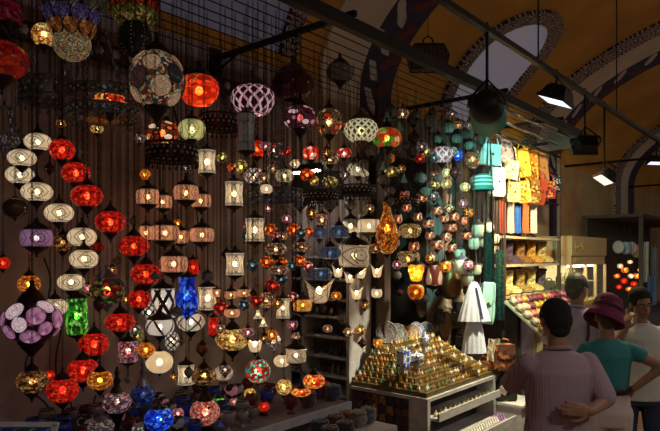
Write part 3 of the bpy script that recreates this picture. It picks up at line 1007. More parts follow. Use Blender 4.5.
plum_d = mosaic('plum_glass_medallion', rgb('6a4a4a', '584040', '7a5a55'), 0.12, 5, 0, 0.01)
pale_d = mosaic('pale_yellow_medallion', rgb('b8b080', 'a8a070'), 0.2, 3, 0, 0.01)
slate_d = mosaic('slate_glass_medallion', rgb('383c48', '484c58'), 0.06, 5, 0, 0.01)
disc_lamp(157, 80, 53, 58, -0.96, multi, [beige_d, plum_d, pale_d, slate_d, beige_d], 11, 'large mosaic globe with beige and plum glass medallions', 3)
pinkd = mosaic('pink_glass_medallion', rgb('d088b8', 'e0a0c8', 'c078a8'), 0.36, 2, 0, 0.005)
whited = mosaic('bright_pink_medallion', rgb('f8d8e0', 'fff0f0', 'e8b0c0'), 0.7, 12, 0, 0.06)
disc_lamp(32, 321, 54, 44, -0.74, mosaic('aubergine_mosaic', rgb('301028', '200a18', '401830'), 0.12, 12, 0.25, 0.05), [pinkd, pinkd, whited], 8.5, 'large aubergine globe lamp with big pink glass medallions', 5, True, 20)

lamps('glass_lamp', 'bowl', orangeglass, 'wide red-orange crackle glass bowl lamp below a dark cap', [(199, 91, 40, 28)], pref=-0.68, foot=False)
lamps('glass_lamp', 'bowl', pinklat, 'wide pink glass bowl lamp with white lattice', [(253, 101, 44, 27)], pref=-0.68, metal=BRASS, foot=False)
lamps('glass_lamp', 'bowl', glassdark, 'unlit dark maroon glass bowl lamp', [(293, 86, 42, 28)], pref=-0.52, lit=False, foot=False, metal=BRASS)
lamps('glass_lamp', 'globe', rosecab, 'maroon globe lamp with glowing pink petal discs', [(300, 118, 34, 23)], pref=-0.68)
lamps('glass_lamp', 'globe', beigecab, 'beige disc mosaic globe with a red spot', [(329, 122, 26, 26)], pref=-0.52)
lamps('glass_lamp', 'bowl', lace, 'lime-cream lace glass lamp under a wide brass cap', [(361, 131, 34, 21)], pref=-0.68, metal=BRASS)
lamps('glass_lamp', 'globe', mosaic('orange_green_glass', rgb('e06020', 'c84018', '60a030', 'f0d080', 'd85028'), 0.45, 4, 0.3, 0.01), 'flattened orange and green glass globe lamp', [(387, 138, 30, 19)], pref=-0.52)
lamps('glass_lamp', 'bowl', glassgrey, 'unlit smoky grey cut-glass bowl lamp under the dark rails', [(340, 73, 28, 17)], pref=-0.36, lit=False)
lamps('glass_lamp', 'globe', yellm, 'yellow and orange mosaic globe shining beside the petal lamp', [(44, 35, 24, 21)], pref=-0.84)
lamps('glass_lamp', 'globe', redoff, 'large unlit red mosaic globe cut by the end of the wall', [(2, 60, 50, 34)], pref=-0.84, lit=False)
lamps('glass_lamp', 'barrel', mosaic('crimson_block_glass', rgb('901838', '601020', 'b83050'), 0.1, 5, 0, .03), 'unlit crimson glass barrel lamp', [(9, 14, 26, 20)], pref=-0.68, lit=False)
lamps('glass_lamp', 'globe', fire, 'orange fire-coloured globe glowing inside the two-tier crown', [(107, 103, 34, 20)], pref=-0.70, hang=False, only=[-0.70])
lamps('glass_lamp', 'globe', cabochon('orange_white_disc_glass', (0.4, 0.1, 0.04), rgb('ffc088', 'f07838', 'ffe8c8', 'd04818'), 0.7, 3.2, 0.42), 'orange and white disc globe above the black crown', [(161, 133, 36, 22)], pref=-0.68, foot=False)
lamps('glass_lamp', 'bowl', yellowglass, 'lime-yellow painted glass bowl lamp', [(192, 130, 27, 19)], pref=-0.68)
lamps('glass_lamp', 'globe', yellm, 'little yellow globe hanging below the two-tier crown', [(97, 129, 13, 9)], pref=-0.52)
# cascades of globes
lamps('globe_lamp', 'globe', cream, 'cream scroll-painted globe lamp, @ of the descending cream row', [
    (38, 142, 26, 16), (22, 158, 27, 16), (20, 175, 27, 17), (37, 192, 30, 18), (59, 213, 28, 18), (82, 237, 28, 18), (84, 259, 28, 18), (71, 282, 26, 16), (52, 307, 25, 16)],
    'cascade of cream globes', pref=-0.52)
lamps('globe_lamp', 'globe', red, 'red mosaic globe lamp, @ of the descending red row', [
    (62, 150, 25, 20), (73, 173, 28, 20), (87, 196, 31, 21), (112, 222, 30, 21), (134, 246, 30, 20), (146, 274, 30, 20), (136, 299, 23, 18), (120, 322, 30, 18), (94, 344, 29, 22), (80, 370, 30, 22), (64, 390, 31, 23)],
    'cascade of red mosaic globes', pref=-0.68)
lamps('globe_lamp', 'barrel', copper, 'copper-coloured scroll-painted glass lamp, @ in the stepped copper rows', [
    (186, 193, 25, 15), (148, 197, 23, 15), (201, 201, 20, 13), (163, 202, 18, 13), (165, 233, 28, 15), (146, 233, 15, 14), (202, 235, 24, 14), (184, 237, 16, 13), (172, 264, 28, 16)],
    'copper glass lamps in rows', pref=-0.36)
lamps('globe_lamp', 'barrel', purple, 'purple glass barrel lamp with dark scroll ornaments', [(35, 238, 30, 17)], pref=-0.36)
lamps('globe_lamp', 'globe', brownm, 'brown mosaic globe beside the purple barrel lamp', [(63, 243, 21, 16)], pref=-0.36)
lamps('globe_lamp', 'ball', plain('brown_glass', (0.05, 0.03, 0.02), 0.15), 'dark brown glass ball lamp with a single yellow glint', [(18, 208, 24, 20)], pref=-0.52)
lamps('globe_lamp', 'globe', amberm, 'amber glass lantern above the pink medallion lamp', [(29, 284, 22, 17)], pref=-0.36)
lamps('globe_lamp', 'globe', red, 'small red globe lit at the end of the wall', [(3, 263, 14, 12)], pref=-0.36)
lamps('globe_lamp', 'globe', redoff, 'tiny red globe among the cream row', [(98, 247, 12, 10)], pref=-0.2)
lamps('globe_lamp', 'bowl', grnred, 'green and red mosaic bowl under a tall ribbed silver dome', [(107, 291, 34, 26)], pref=-0.52, metal=PEWTER)
lamps('globe_lamp', 'tube', greenm, 'tall green mosaic glass tube lamp', [(80, 316, 22, 36)], pref=-0.36)
lamps('globe_lamp', 'globe', brownm, 'bronze-brown mosaic globe under the pink medallion lamp', [(32, 381, 30, 22)], pref=-0.52)
lamps('globe_lamp', 'globe', amberm, 'amber-brown mosaic globe beside the lowest red globes', [(97, 380, 25, 18)], pref=-0.36)
lamps('globe_lamp', 'ball', red, 'tiny red ball lamp beside the bronze-brown globe', [(53, 375, 9, 9)], pref=-0.2)
lamps('globe_lamp', 'cyl', whitelat, 'white cylinder lamp covered in black lattice', [(163, 303, 23, 30)], pref=-0.52)
lamps('globe_lamp', 'cup', lattice('white_dark_straps', (0.75, 0.7, 0.62), (0.03, 0.02, 0.02), 0.45, 3, 0.5, 0.05), 'white glass cup lamp with thin dark straps', [(160, 327, 28, 16)], pref=-0.68)
lamps('globe_lamp', 'diamond', lattice('white_black_lattice_b', (0.75, 0.7, 0.6), (0.03, 0.025, 0.025), 0.4, 5, 3, 0.16), 'pointed white lantern with black lattice', [(146, 312, 14, 20)], pref=-0.36)
lamps('globe_lamp', 'bottle', bluem, 'cobalt blue bottle-shaped mosaic lamp', [(187, 297, 23, 40)], pref=-0.36)
lamps('globe_lamp', 'globe', lattice('white_brown_petal_glass', (0.76, 0.68, 0.55), (0.08, 0.04, 0.02), 0.45, 4, 1, 0.06), 'cream globe with curved brown petals', [(191, 322, 28, 17)], pref=-0.52)
lamps('globe_lamp', 'tube', red, 'narrow red glass tube lamp', [(212, 326, 11, 18), (193, 267, 12, 15)], 'red tube lamps', pref=-0.36)
lamps('globe_lamp', 'globe', yellm, 'wide yellow and red mosaic oval lamp', [(231, 339, 34, 21)], pref=-0.52)
lamps('folded_lamp', 'tulip', creamlit, 'small white winged shade beside the yellow-red oval', [(255, 344, 17, 16)], pref=-0.36, cap=False, rz=R(74))
lamps('globe_lamp', 'diamond', greym, 'smoky silver faceted lamp in front of the shelf', [(272, 341, 17, 19)], pref=-0.36, metal=PEWTER)
lamps('globe_lamp', 'cup', plain('copper_goblet', (0.2, 0.07, 0.04), 0.3, 0.8), 'dark copper goblet lamp', [(202, 349, 12, 10)], pref=-0.36, lit=False)
lamps('globe_lamp', 'ball', creamlit, 'plain cream ball lamp with a lace medallion', [(161, 362, 27, 22)], pref=-0.68)
lamps('globe_lamp', 'diamond', amberm, 'small amber faceted lantern', [(146, 350, 20, 16)], pref=-0.52)
lamps('globe_lamp', 'ball', whitelat, 'white oval lamp with black lattice', [(169, 341, 14, 19)], pref=-0.2)
lamps('globe_lamp', 'cyl', pinkm, 'rose-grey mosaic cylinder lamp', [(128, 351, 19, 21)], pref=-0.36)
lamps('globe_lamp', 'ball', mosaic('green_rose_glass', rgb('408838', 'b09868', '70a050', '906050'), 0.25, 5, .2, .02), 'green and rose glass egg lamp', [(140, 335, 14, 19)], pref=-0.2)
# ivory lanterns
lamps('ivory_lantern', 'lantern', ivory, 'six-sided ivory glass lantern with oval scroll ornament, @ of the ivory lanterns', [
    (207, 162, 18, 23), (234, 194, 19, 24), (252, 230, 20, 23), (235, 264, 19, 22), (206, 298, 20, 23), (283, 308, 14, 20), (186, 374, 17, 20)], 'ivory lanterns hanging in front of the wall', pref=-0.52)
lamps('ivory_lantern', 'lantern', damask('grey_panel_glass', (0.3, 0.3, 0.29), (0.05, 0.05, 0.05), 0.06, 6, 0.0, 1.4), 'tall unlit grey panelled lantern', [(246, 133, 19, 37)], pref=-0.84, lit=False)
# small coloured globes in the middle
lamps('globe_lamp', 'barrel', orangeglass, 'small orange glass vase lamp', [(257, 149, 14, 16)], pref=-0.36)
lamps('globe_lamp', 'ball', whitecab, 'small white disc globe with red spots', [(275, 150, 19, 15)], pref=-0.36)
lamps('globe_lamp', 'globe', redlat, 'white globe lamp with red lattice', [(257, 176, 21, 15)], pref=-0.36)
lamps('globe_lamp', 'globe', damask('spotted_cream_glass', (0.75, 0.68, 0.4), (0.1, 0.08, 0.03), 0.5, 7), 'spotted cream-yellow globe lamp', [(286, 176, 19, 13)], pref=-0.36)
lamps('globe_lamp', 'globe', mosaic('red_white_glass', rgb('e03020', 'f05838', 'ffe8d8', 'c02010'), 0.5, 4, .3, .02), 'red and white dome lamp', [(311, 153, 17, 14), (344, 153, 15, 10)], 'red and white dome lamps', pref=-0.36)
lamps('globe_lamp', 'ball', orby, 'small yellow disc globe', [(241, 167, 14, 14), (222, 158, 11, 11), (314, 181, 11, 10), (330, 182, 17, 11), (395, 172, 16, 10), (426, 152, 10, 9)], 'small yellow disc globes', pref=-0.36)
lamps('globe_lamp', 'ball', orbo, 'small orange disc globe', [(268, 230, 13, 12), (294, 230, 14, 13), (309, 232, 10, 10), (268, 262, 13, 12), (284, 263, 14, 12), (300, 261, 12, 11), (304, 175, 16, 12), (232, 168, 9, 9)], 'small orange disc globes', pref=-0.52)
lamps('globe_lamp', 'ball', orbb, 'small slate-blue disc globe', [(301, 233, 10, 10), (254, 265, 12, 12), (292, 266, 10, 9), (281, 279, 13, 11), (241, 305, 11, 10), (434, 158, 9, 9), (246, 236, 9, 9)], 'small slate-blue disc globes', pref=-0.68)
lamps('globe_lamp', 'ball', orbp, 'small pink disc globe', [(276, 237, 10, 10), (308, 266, 11, 10), (293, 297, 11, 10), (245, 228, 9, 12)], 'small pink disc globes', pref=-0.52)
lamps('globe_lamp', 'ball', orbr, 'small scarlet disc globe', [(273, 286, 16, 13), (221, 308, 15, 13), (253, 301, 13, 10), (284, 152, 8, 10), (423, 159, 10, 9), (341, 126, 8, 9)], 'small scarlet disc globes', pref=-0.36)
lamps('globe_lamp', 'globe', multilit, 'small patchwork mosaic globe', [(333, 160, 19, 10), (283, 236, 9, 9), (269, 300, 15, 16), (276, 249, 22, 12), (300, 247, 20, 10), (279, 270, 20, 9)], 'small patchwork globes', pref=-0.2)
lamps('globe_lamp', 'cup', copper, 'tiny copper cup lamp in a short row', [(217, 293, 9, 8), (231, 295, 14, 8), (244, 293, 14, 8), (232, 313, 16, 9)], 'tiny copper cups in a row', pref=-0.36)
lamps('globe_lamp', 'bell', creamlit, 'tiny white bell lamp', [(258, 314, 10, 9), (262, 322, 9, 9)], 'tiny white bells', pref=-0.36)
lamps('globe_lamp', 'globe', navy, 'navy glass lamp with pale scrolls, @ of the navy lamps', [(318, 233, 16, 12), (336, 232, 21, 13), (330, 253, 23, 13), (321, 274, 23, 13)], 'navy glass lamps', pref=-0.52, bulbmat=emis('cool_bulb', (0.7, 0.85, 1.0), 9.0))
# cream folded shades
lamps('folded_lamp', 'shell', creamlit, 'cream shell-shaped shade with a dark medallion', [(349, 226, 19, 14)], pref=-0.52)
lamps('folded_lamp', 'barrel', creamlit, 'cream barrel shade with flared ends', [(369, 226, 23, 13)], pref=-0.52)
lamps('folded_lamp', 'boat', damask('parchment_shade', (0.62, 0.5, 0.34), (0.3, 0.2, 0.12), 0.4, 2, 0.12), 'big cream parchment shade with saddle-shaped rim', [(354, 256, 33, 22)], pref=-0.52)
lamps('folded_lamp', 'tulip', damask('parchment_wings', (0.7, 0.55, 0.36), (0.25, 0.14, 0.08), 0.45, 2, 0.15), 'large V-shaped parchment lamp with two open wings', [(319, 291, 28, 24)], pref=-0.68, cap=False, rz=R(74))
lamps('folded_lamp', 'tulip', creamlit, 'small cream winged shade', [(338, 271, 12, 13), (348, 277, 11, 12), (361, 272, 12, 13), (374, 271, 12, 13), (355, 293, 13, 13)], 'small cream winged shades', pref=-0.36, cap=False, rz=R(74))
lamps('globe_lamp', 'barrel', amberd, 'bright amber painted barrel lamp', [(304, 305, 19, 12)], pref=-0.36)
lamps('folded_lamp', 'shell', damask('cream_moon_glass', (0.75, 0.7, 0.5), (0.15, 0.12, 0.06), 0.45, 4), 'cream half-moon shade with a notched rim', [(358, 169, 22, 15)], pref=-0.36)
lamps('globe_lamp', 'ball', creamlit, 'small cream globe beside the parchment oval', [(279, 361, 17, 12)], pref=-0.52)
lamps('folded_lamp', 'boat', damask('parchment_oval', (0.72, 0.58, 0.38), (0.3, 0.2, 0.1), 0.45, 2), 'flat cream parchment oval lamp in front of the shelf', [(296, 355, 23, 14)], pref=-0.68)
lamps('globe_lamp', 'globe', brownm, 'dim brass-brown mosaic globe beside an ivory lantern', [(204, 376, 25, 17)], pref=-0.36)
lamps('globe_lamp', 'globe', damask('cream_lit_b', (0.72, 0.6, 0.42), (0.2, 0.06, 0.04), 0.45, 6), 'cream mosaic globe with brown ends', [(225, 373, 19, 14)], pref=-0.36)
lamps('globe_lamp', 'ball', tealm, 'bright teal and red mosaic ball lamp', [(258, 371, 25, 24)], pref=-0.52)
lamps('globe_lamp', 'ball', yellm, 'bright green-yellow mosaic ball lamp', [(281, 387, 16, 16)], pref=-0.52)
lamps('globe_lamp', 'globe', fire, 'orange mosaic globe near the felt pouches', [(314, 381, 22, 14), (301, 392, 20, 8)], 'orange mosaic globes', pref=-0.68)
# the amber vase and its neighbours
lamps('mosaic_vase_lamp', 'urn', mosaic('amber_vase_glass', P_AMBER, 0.35, 16, 0.25, 0.06), 'tall amber mosaic vase lamp beside the brown post', [(384, 228, 24, 52)], pref=-0.36)
lamps('globe_lamp', 'bowl', mosaic('cream_speckle', rgb('d8b878', 'c09850', 'e8d8a8', '806030'), 0.32, 16, 0.2, 0.05), 'speckled cream-gold bowl lamp', [(410, 231, 23, 14), (408, 259, 24, 16)], 'speckled bowl lamps', pref=-0.36)
lamps('globe_lamp', 'tulip', mosaic('golden_tulip_glass', rgb('ffc818', 'ffe050', 'f0a010'), 1.0, 4, .3, .02), 'glowing golden tulip lamp above an amber cup', [(416, 273, 17, 17)], pref=-0.68, foot=False)
lamps('globe_lamp', 'bowl', mosaic('amber_cup_glass', rgb('c86818', 'a04c10', 'e08828'), 0.4, 4, .2, .02), 'amber glass cup lamp under the golden tulip', [(416, 292, 17, 15)], pref=-0.68, cap=False)
lamps('globe_lamp', 'cyl', lattice('harlequin_glass', (0.55, 0.42, 0.32), (0.16, 0.03, 0.02), 0.25, 5, 1.2, 0.22), 'harlequin red and white diamond lantern', [(433, 275, 20, 20)], pref=-0.36)
lamps('bell_urn', 'urn', BRASS, 'big brass bell-shaped urn', [(450, 276, 25, 46)], pref=-0.36, lit=False, foot=False, metal=BRASS, cat='urn')
lamps('globe_lamp', 'bell', plain('white_enamel', (0.7, 0.68, 0.6), 0.3), 'white flared bell shade under the brass urn', [(445, 300, 15, 16), (461, 295, 13, 13)], 'white flared bells', pref=-0.36, lit=False, foot=False)
lamps('cup_lamp', 'cup', mosaic('rose_copper_glass', rgb('d08060', 'a05848', 'f0c8a0', '703828'), 0.4, 6, .3, .03), 'little rose-copper cup lamp in the crowded cluster', [
    (405, 195, 10, 7), (422, 198, 12, 8), (434, 211, 12, 8), (418, 217, 9, 8), (427, 224, 12, 8), (442, 219, 9, 7), (454, 217, 11, 8), (450, 228, 14, 8), (446, 237, 9, 8),
    (437, 245, 15, 9), (464, 236, 12, 7), (463, 221, 9, 8), (414, 247, 11, 9), (455, 248, 10, 8), (398, 219, 9, 9), (430, 236, 10, 8), (407, 208, 9, 7)], 'cluster of rose-copper cups', pref=-0.36)
lamps('globe_lamp', 'globe', lattice('pink_lattice_b', (0.28, 0.08, 0.1), (0.75, 0.4, 0.45), 0.4, 8, 2, 0.14, 0, True), 'pink lattice globe beside the aqua bag', [(442, 155, 21, 16)], pref=-0.52)
lamps('globe_lamp', 'ball', bluem, 'small cobalt ball beside the pink lattice globe', [(458, 155, 10, 12)], pref=-0.36)
lamps('globe_lamp', 'ball', beigecab, 'beige disc ball lamp lit with yellow', [(473, 159, 17, 19)], pref=-0.52)
lamps('globe_lamp', 'ball', mosaic('pale_yellow_glass', rgb('e8e0a0', 'd0c878', 'f8f0c8'), 0.4, 5, .3, .02), 'small pale yellow ball in the dim corner', [(445, 173, 9, 9), (448, 184, 11, 9), (465, 187, 11, 9)], 'pale yellow balls', pref=-0.36)
greyglass = plain('grey_green_cut_glass', (0.22, 0.3, 0.27), 0.12, 0, 0.3, 14)
lamps('cup_lamp', 'cup', milk, 'unlit cream ceramic cup lamp in the hanging bunch', [
    (477, 231, 14, 12), (488, 228, 12, 10), (494, 239, 11, 10), (462, 267, 17, 15), (476, 270, 11, 10), (470, 281, 12, 10), (477, 292, 13, 10), (488, 260, 11, 9), (474, 244, 11, 11), (463, 254, 11, 9), (494, 250, 10, 8), (484, 243, 9, 8)],
    'bunch of cream ceramic cups', pref=-0.52, lit=False, foot=False, metal=PEWTER)
lamps('glass_lamp', 'bowl', greyglass, 'unlit cut-glass bowl lamp tinged green', [(466, 134, 14, 10), (476, 128, 15, 11), (457, 139, 12, 9), (481, 140, 14, 10), (448, 128, 13, 10), (470, 146, 12, 8), (438, 139, 12, 9), (431, 128, 11, 9), (487, 130, 12, 9)], 'cut-glass bowls in the teal light', pref=-0.36, lit=False)
lamps('glass_lamp', 'bell', plain('teal_highlight_bell', (0.2, 0.5, 0.45), 0.2), 'little glass bell coloured as a teal highlight', [(387, 116, 10, 9), (399, 126, 10, 8), (386, 166, 7, 8), (404, 178, 7, 9)], 'teal highlight bells', pref=-0.52, lit=False, foot=False, cap=False)  # teal in the glass stands for small teal highlights
lamps('glass_lamp', 'globe', glassgrey, 'unlit smoky glass globe in the dark between lit lamps', [(372, 150, 16, 12), (410, 150, 14, 11), (380, 180, 14, 10), (420, 178, 14, 10), (330, 205, 12, 10), (415, 120, 14, 10), (300, 205, 12, 9), (350, 205, 12, 9)], 'unlit smoky globes', pref=-0.2, lit=False)

# --- the small fry that crowd the middle
PXS = []
for o in list(C.objects):
    if o.type == 'EMPTY' and 'lamp' in o.name or o.name.startswith(('ivory', 'chandelier', 'bell_urn')):
        v = o.location - Vector((0, CAMY, CAMZ)); dd = v.x * c40 + v.y * s40
        PXS.append((CX + F * (v.x * s40 - v.y * c40) / dd, CY - F * v.z / dd))
rnd = random.Random(33)
FILL = [('orange-amber mosaic', amberm), ('smoky silver mosaic', greym), ('rose mosaic', pinkm), ('brown mosaic', brownm), ('patchwork mosaic', multilit), ('unlit smoky glass', glassgrey), ('unlit maroon glass', glassdark), ('cream', creamlit), ('unlit green-grey glass', greyglass)]
for (xa, xb, ya, yb, nwant, wts) in ((250, 380, 140, 345, 34, (3, 4, 3, 3, 4, 3, 2, 1, 0)), (385, 475, 110, 200, 24, (1, 3, 1, 2, 2, 4, 2, 0, 6)), (390, 470, 200, 300, 22, (4, 2, 3, 4, 3, 2, 2, 1, 1)), (120, 250, 120, 390, 20, (1, 3, 2, 3, 2, 4, 4, 0, 0)), (5, 120, 120, 330, 10, (0, 2, 1, 2, 1, 4, 3, 0, 0))):
    got = 0
    for tr_ in range(900):
        if got >= nwant: break
        x, y = rnd.uniform(xa, xb), rnd.uniform(ya, yb)
        if min(math.hypot(x - a, (y - b) * 1.1) for a, b in PXS) < 11: continue
        i = rnd.choices(range(9), wts)[0]
        w = rnd.uniform(8, 13)
        kd = rnd.choice(('ball', 'globe', 'cup', 'diamond', 'globe'))
        un = i in (5, 6, 8)
        where = 'above the trinket stand' if xa > 380 and ya > 150 else 'in the teal-lit corner' if xa > 380 else 'between the navy and disc lamps' if xa == 250 else 'in the gaps between red and ivory lamps' if xa == 120 else 'behind the cream row'
        globe_lamp('small_lamp', x, y, w, w * rnd.uniform(.7, .95), kd, FILL[i][1], 'small %s lamp hanging %s' % (FILL[i][0], where), 'small %s lamps %s' % (FILL[i][0], where), pref=-0.2 if xa < 380 else -0.4, lit=not un)
        PXS.append((x, y)); got += 1

# ================================================================== FLOOD LIGHTS AND THEIR TRACK
obj('light_track', MB().box((5.4, -1.6, 3.36), (6.2, 0.035, 0.035)), BLACK, label='black light track running along the street above the shop', cat='light track')
for x in (2.5, 4.2, 6.2, 8.2):
    ro = empty('track_stay', (x, -1.6, 3.37), 'thin black stay holding the light track under the vault', 'stay', 'light track stays')
    obj('rod', MB().tube([(0, 0, 0), (0, 0, VS + VB * math.sin(math.acos(1 - 1.6 / VA)) - 3.34)], 0.006), BLACK, ro)
def flood(key, size, label, col_glass, strength, drum=False):
    pos, tgt, col, watts, ang = FLOODS[key]
    pos = Vector(pos); tgt = Vector(tgt)
    d = (tgt - pos).normalized()
    root = empty('flood_light', pos, label, 'flood light')
    root.rotation_euler = d.to_track_quat('-Z', 'Y').to_euler()
    inv = root.rotation_euler.to_matrix().inverted()
    w, h, dp = size
    if drum:
        obj('housing', MB().lathe([(0.0, 0.09), (w * .3, 0.09), (w * .42, 0.05), (w * .5, 0.0), (w * .5, -dp), (w * .46, -dp)], 24), BLACK, root)
        obj('hood', MB().lathe([(w * .505, -dp * .3), (w * .56, -dp * 1.5), (w * .55, -dp * 1.5), (w * .495, -dp * .3)], 24), plain('green_hood', (0.05, 0.35, 0.27), 0.4), root)
        obj('glass', MB().lathe([(0, -dp * .8), (w * .47, -dp * .8)], 24), emis('glass_' + key, col_glass, strength), root)
    else:
        m = MB().box((0, 0, 0.03), (w, h, dp), taper=0.7)
        zr = 0.03 - dp / 2
        m.box((0, h * .5, zr), (w * 1.04, 0.01, .025)).box((0, -h * .5, zr), (w * 1.04, 0.01, .025))
        m.box((w * .51, 0, zr), (0.01, h, .025)).box((-w * .51, 0, zr), (0.01, h, .025))
        obj('housing', m, BLACK, root)
        obj('glass', MB().box((0, 0, 0.03 - dp / 2 - 0.008), (w * .97, h * .95, 0.006)), emis('glass_' + key, col_glass, strength), root)
        fins = MB()
        for i in range(5):
            fins.box((-w * .3 + i * w * .15, 0, dp * .75), (0.006, h * .6, dp * .5))
        obj('cooling_fins', fins, BLACK, root)
    # yoke and drop rod from the track
    m = MB()
    a = inv @ Vector((0, 0, 0.0))
    up = Vector((0, 0, 3.4 - pos.z))
    m.tube([inv @ Vector((0, 0, 0.05)), inv @ up], 0.009)
    m.tube([(w * .56, 0, 0), (w * .5, 0, 0.1), inv @ Vector((0, 0, 0.16)), (-w * .5, 0, 0.1), (-w * .56, 0, 0)], 0.008)
    obj('yoke', m, BLACK, root)
    L = bpy.data.lights.new('flood_' + key, 'SPOT')
    L.energy = watts; L.color = col; L.spot_size = R(ang * 2 if ang < 80 else 150); L.spot_blend = 0.6; L.shadow_soft_size = 0.06
    lo = bpy.data.objects.new('flood_beam', L)
    C.objects.link(lo)
    lo.parent = root
    lo.location = (0, 0, -dp * (0.9 if drum else 0.6) - 0.02)
    return root
flood('drum', (0.2, 0.2, 0.14), 'round black stage lamp with a green hood aimed at the teal-lit goods', (0.5, 1, 0.9), 3, True)
flood('cool', (0.3, 0.2, 0.09), 'rectangular flood light with a cold white glass over the trinket stand', (0.72, 0.92, 1.0), 1.6)
flood('bags', (0.2, 0.14, 0.1), 'black flood light seen from behind, aimed at the bag rack', (1, 0.8, 0.5), 4)
flood('warm', (0.22, 0.14, 0.08), 'rectangular flood light with a warm cream glass', (1.0, 0.83, 0.6), 1.5)
flood('violet', (0.22, 0.08, 0.08), 'narrow flood light with a violet-white glass', (0.75, 0.65, 1.0), 1.5)
# two thin ties across the vault and the lit chrome tubes near the drum lamp
for yy, zz in ((9.5, 3.5), (13.2, 3.5)):
    obj('tie_rod', MB().tube([(yy, 0.0, zz - .12), (yy, -2 * VA, zz - .12)], 0.02), BLACK, label='dark iron tie rod spanning the vault from wall to wall', cat='tie rod', group='iron tie rods')
chrome = plain('chrome_tube', (0.55, 0.6, 0.6), 0.2, 1.0)
for dy, dz in ((0, 0), (0.1, -0.05), (0.2, -0.14)):
    obj('chrome_tube', MB().tube([(4.5, -1.12 + dy, 3.2 + dz), (6.6, -1.12 + dy, 3.2 + dz)], 0.014, 8), chrome, label='shiny chrome tube catching teal light above the cut-glass lamps', cat='tube', group='chrome tubes')
for x in (4.6, 6.4):
    obj('tube_hanger', MB().box((x, -1.02, 3.21), (0.02, 0.3, 0.2)), BLACK, label='black iron hanger plate holding the chrome tubes', cat='hanger', group='chrome tube hangers')
for px_, watts in FILL_PENDANTS:  # out of view, added to light the people and the vault
    ro = empty('added_pendant', (px_, FILL_PENDANT_Y, FILL_PENDANT_Z - .12), 'unseen black enamel pendant lamp added over the street to light people and vault', 'pendant lamp', 'added street pendants')
    t_ = 1 + FILL_PENDANT_Y / VA
    obj('bulb', MB().ell((0, 0, .08), (.07, .07, .08), nu=14, nv=8), emis('opal_globe', (1.0, 0.86, 0.7), 2.0), ro)
    obj('shade', MB().lathe([(.27, .02), (.25, .06), (.14, .17), (.06, .24), (.055, .26)], 28), plain('black_enamel', (0.02, 0.02, 0.02), .4), ro)
    obj('cap', cached('cap', cap_mesh), BRASS, ro, (0, 0, .25), scale=(.055, .055, .05))
    obj('rod', MB().tube([(0, 0, .3), (0, 0, VS + VB * math.sqrt(1 - t_ * t_) - FILL_PENDANT_Z + .15)], .008), BLACK, ro)
    L = bpy.data.lights.new('added_pendant_light', 'SPOT'); L.energy = watts; L.color = FILL_PENDANT_COL; L.shadow_soft_size = .08; L.spot_size = R(150); L.spot_blend = .5
    lo = bpy.data.objects.new('added_pendant_light', L); C.objects.link(lo); lo.parent = ro; lo.location = (0, 0, -.02)
    L = bpy.data.lights.new('added_uplight', 'POINT'); L.energy = 13; L.color = FILL_PENDANT_COL; L.shadow_soft_size = .06  # added upward glow to lift the vault
    lo = bpy.data.objects.new('added_uplight', L); C.objects.link(lo); lo.parent = ro; lo.location = (0.1, 0, .36)
# dark wicker basket lantern under the ochre vault
def basket():
    p = PD(428, 57, 4.6)
    root = empty('basket_lantern', p - Vector((0, 0, 0.1)), 'dark wire basket lantern with a loop handle hanging under the ochre vault', 'lantern', rz=R(-50))
    m = MB()
    out = [(-0.13, 0), (0.13, 0), (0.15, 0.1), (0.11, 0.18), (-0.11, 0.18), (-0.15, 0.1)]
    for y in (-0.06, 0.06):
        m.tube([(x, y, z) for x, z in out], 0.007, 5, closed=True)
    for x, z in out:
        m.tube([(x, -0.06, z), (x, 0.06, z)], 0.006, 5)
    obj('frame', m, BLACK, root)
    m = MB()
    for i in range(9):
        x = -0.11 + i * 0.0275
        for y in (-0.06, 0.06):
            m.tube([(x * 1.1, y, 0.0), (x * 1.25, y, 0.1), (x * .95, y, 0.18)], 0.003, 4)
    obj('wire', m, BLACK, root)
    obj('body', MB().prism([(x * .93, 0.01 + z * .93) for x, z in out], 0.1), plain('brown_gauze', (0.1, 0.06, 0.035), 0.8), root)
    obj('handle', MB().tube([(-0.05, 0, 0.18), (-0.03, 0, 0.24), (0, 0, 0.26), (0.03, 0, 0.24), (0.05, 0, 0.18)], 0.007, 5), BLACK, root)
    zt = 4.2
    yl = p.y
    c = 1 + yl / VA
    zt = VS + VB * math.sqrt(max(0, 1 - c * c))
    obj('hanging_wire', MB().tube([(0, 0, 0.26), (0, 0, zt - p.z + 0.1)], 0.003, 4), BLACK, root)
basket()

# ================================================================== ALCOVE SHELF UNIT
shelfm = plain('grey_shelf', (0.5, 0.48, 0.48), 0.6)
su = empty('shelf_unit', (4.05, 0.32, 0), 'tall grey shelf unit standing in the alcove, full of small bottles', 'shelf')
obj('back_panel', MB().box((0.17, 0.02, 1.25), (0.02, 0.92, 2.5)), plain('mauve_back', (0.3, 0.23, 0.23), 0.8), su)
for y in (-0.44, 0.08, 0.49):
    obj('upright', MB().box((0, y, 1.25), (0.3, 0.03, 2.5)), shelfm, su)
SHZ = [0.82, 0.97, 1.13, 1.30, 1.47, 1.62, 1.79, 1.98]
for z in SHZ:
    obj('shelf_board', MB().box((0, 0.02, z), (0.3, 0.9, 0.02)), shelfm, su)
bottle = MB().lathe([(0, 0), (0.018, 0), (0.02, 0.01), (0.02, 0.05), (0.008, 0.068), (0.008, 0.085), (0.011, 0.088), (0, 0.09)], 10).mesh('bottle')
bowl = MB().lathe([(0, 0), (0.015, 0), (0.03, 0.02), (0.04, 0.045), (0.036, 0.045), (0.02, 0.02), (0, 0.012)], 12).mesh('bowl')
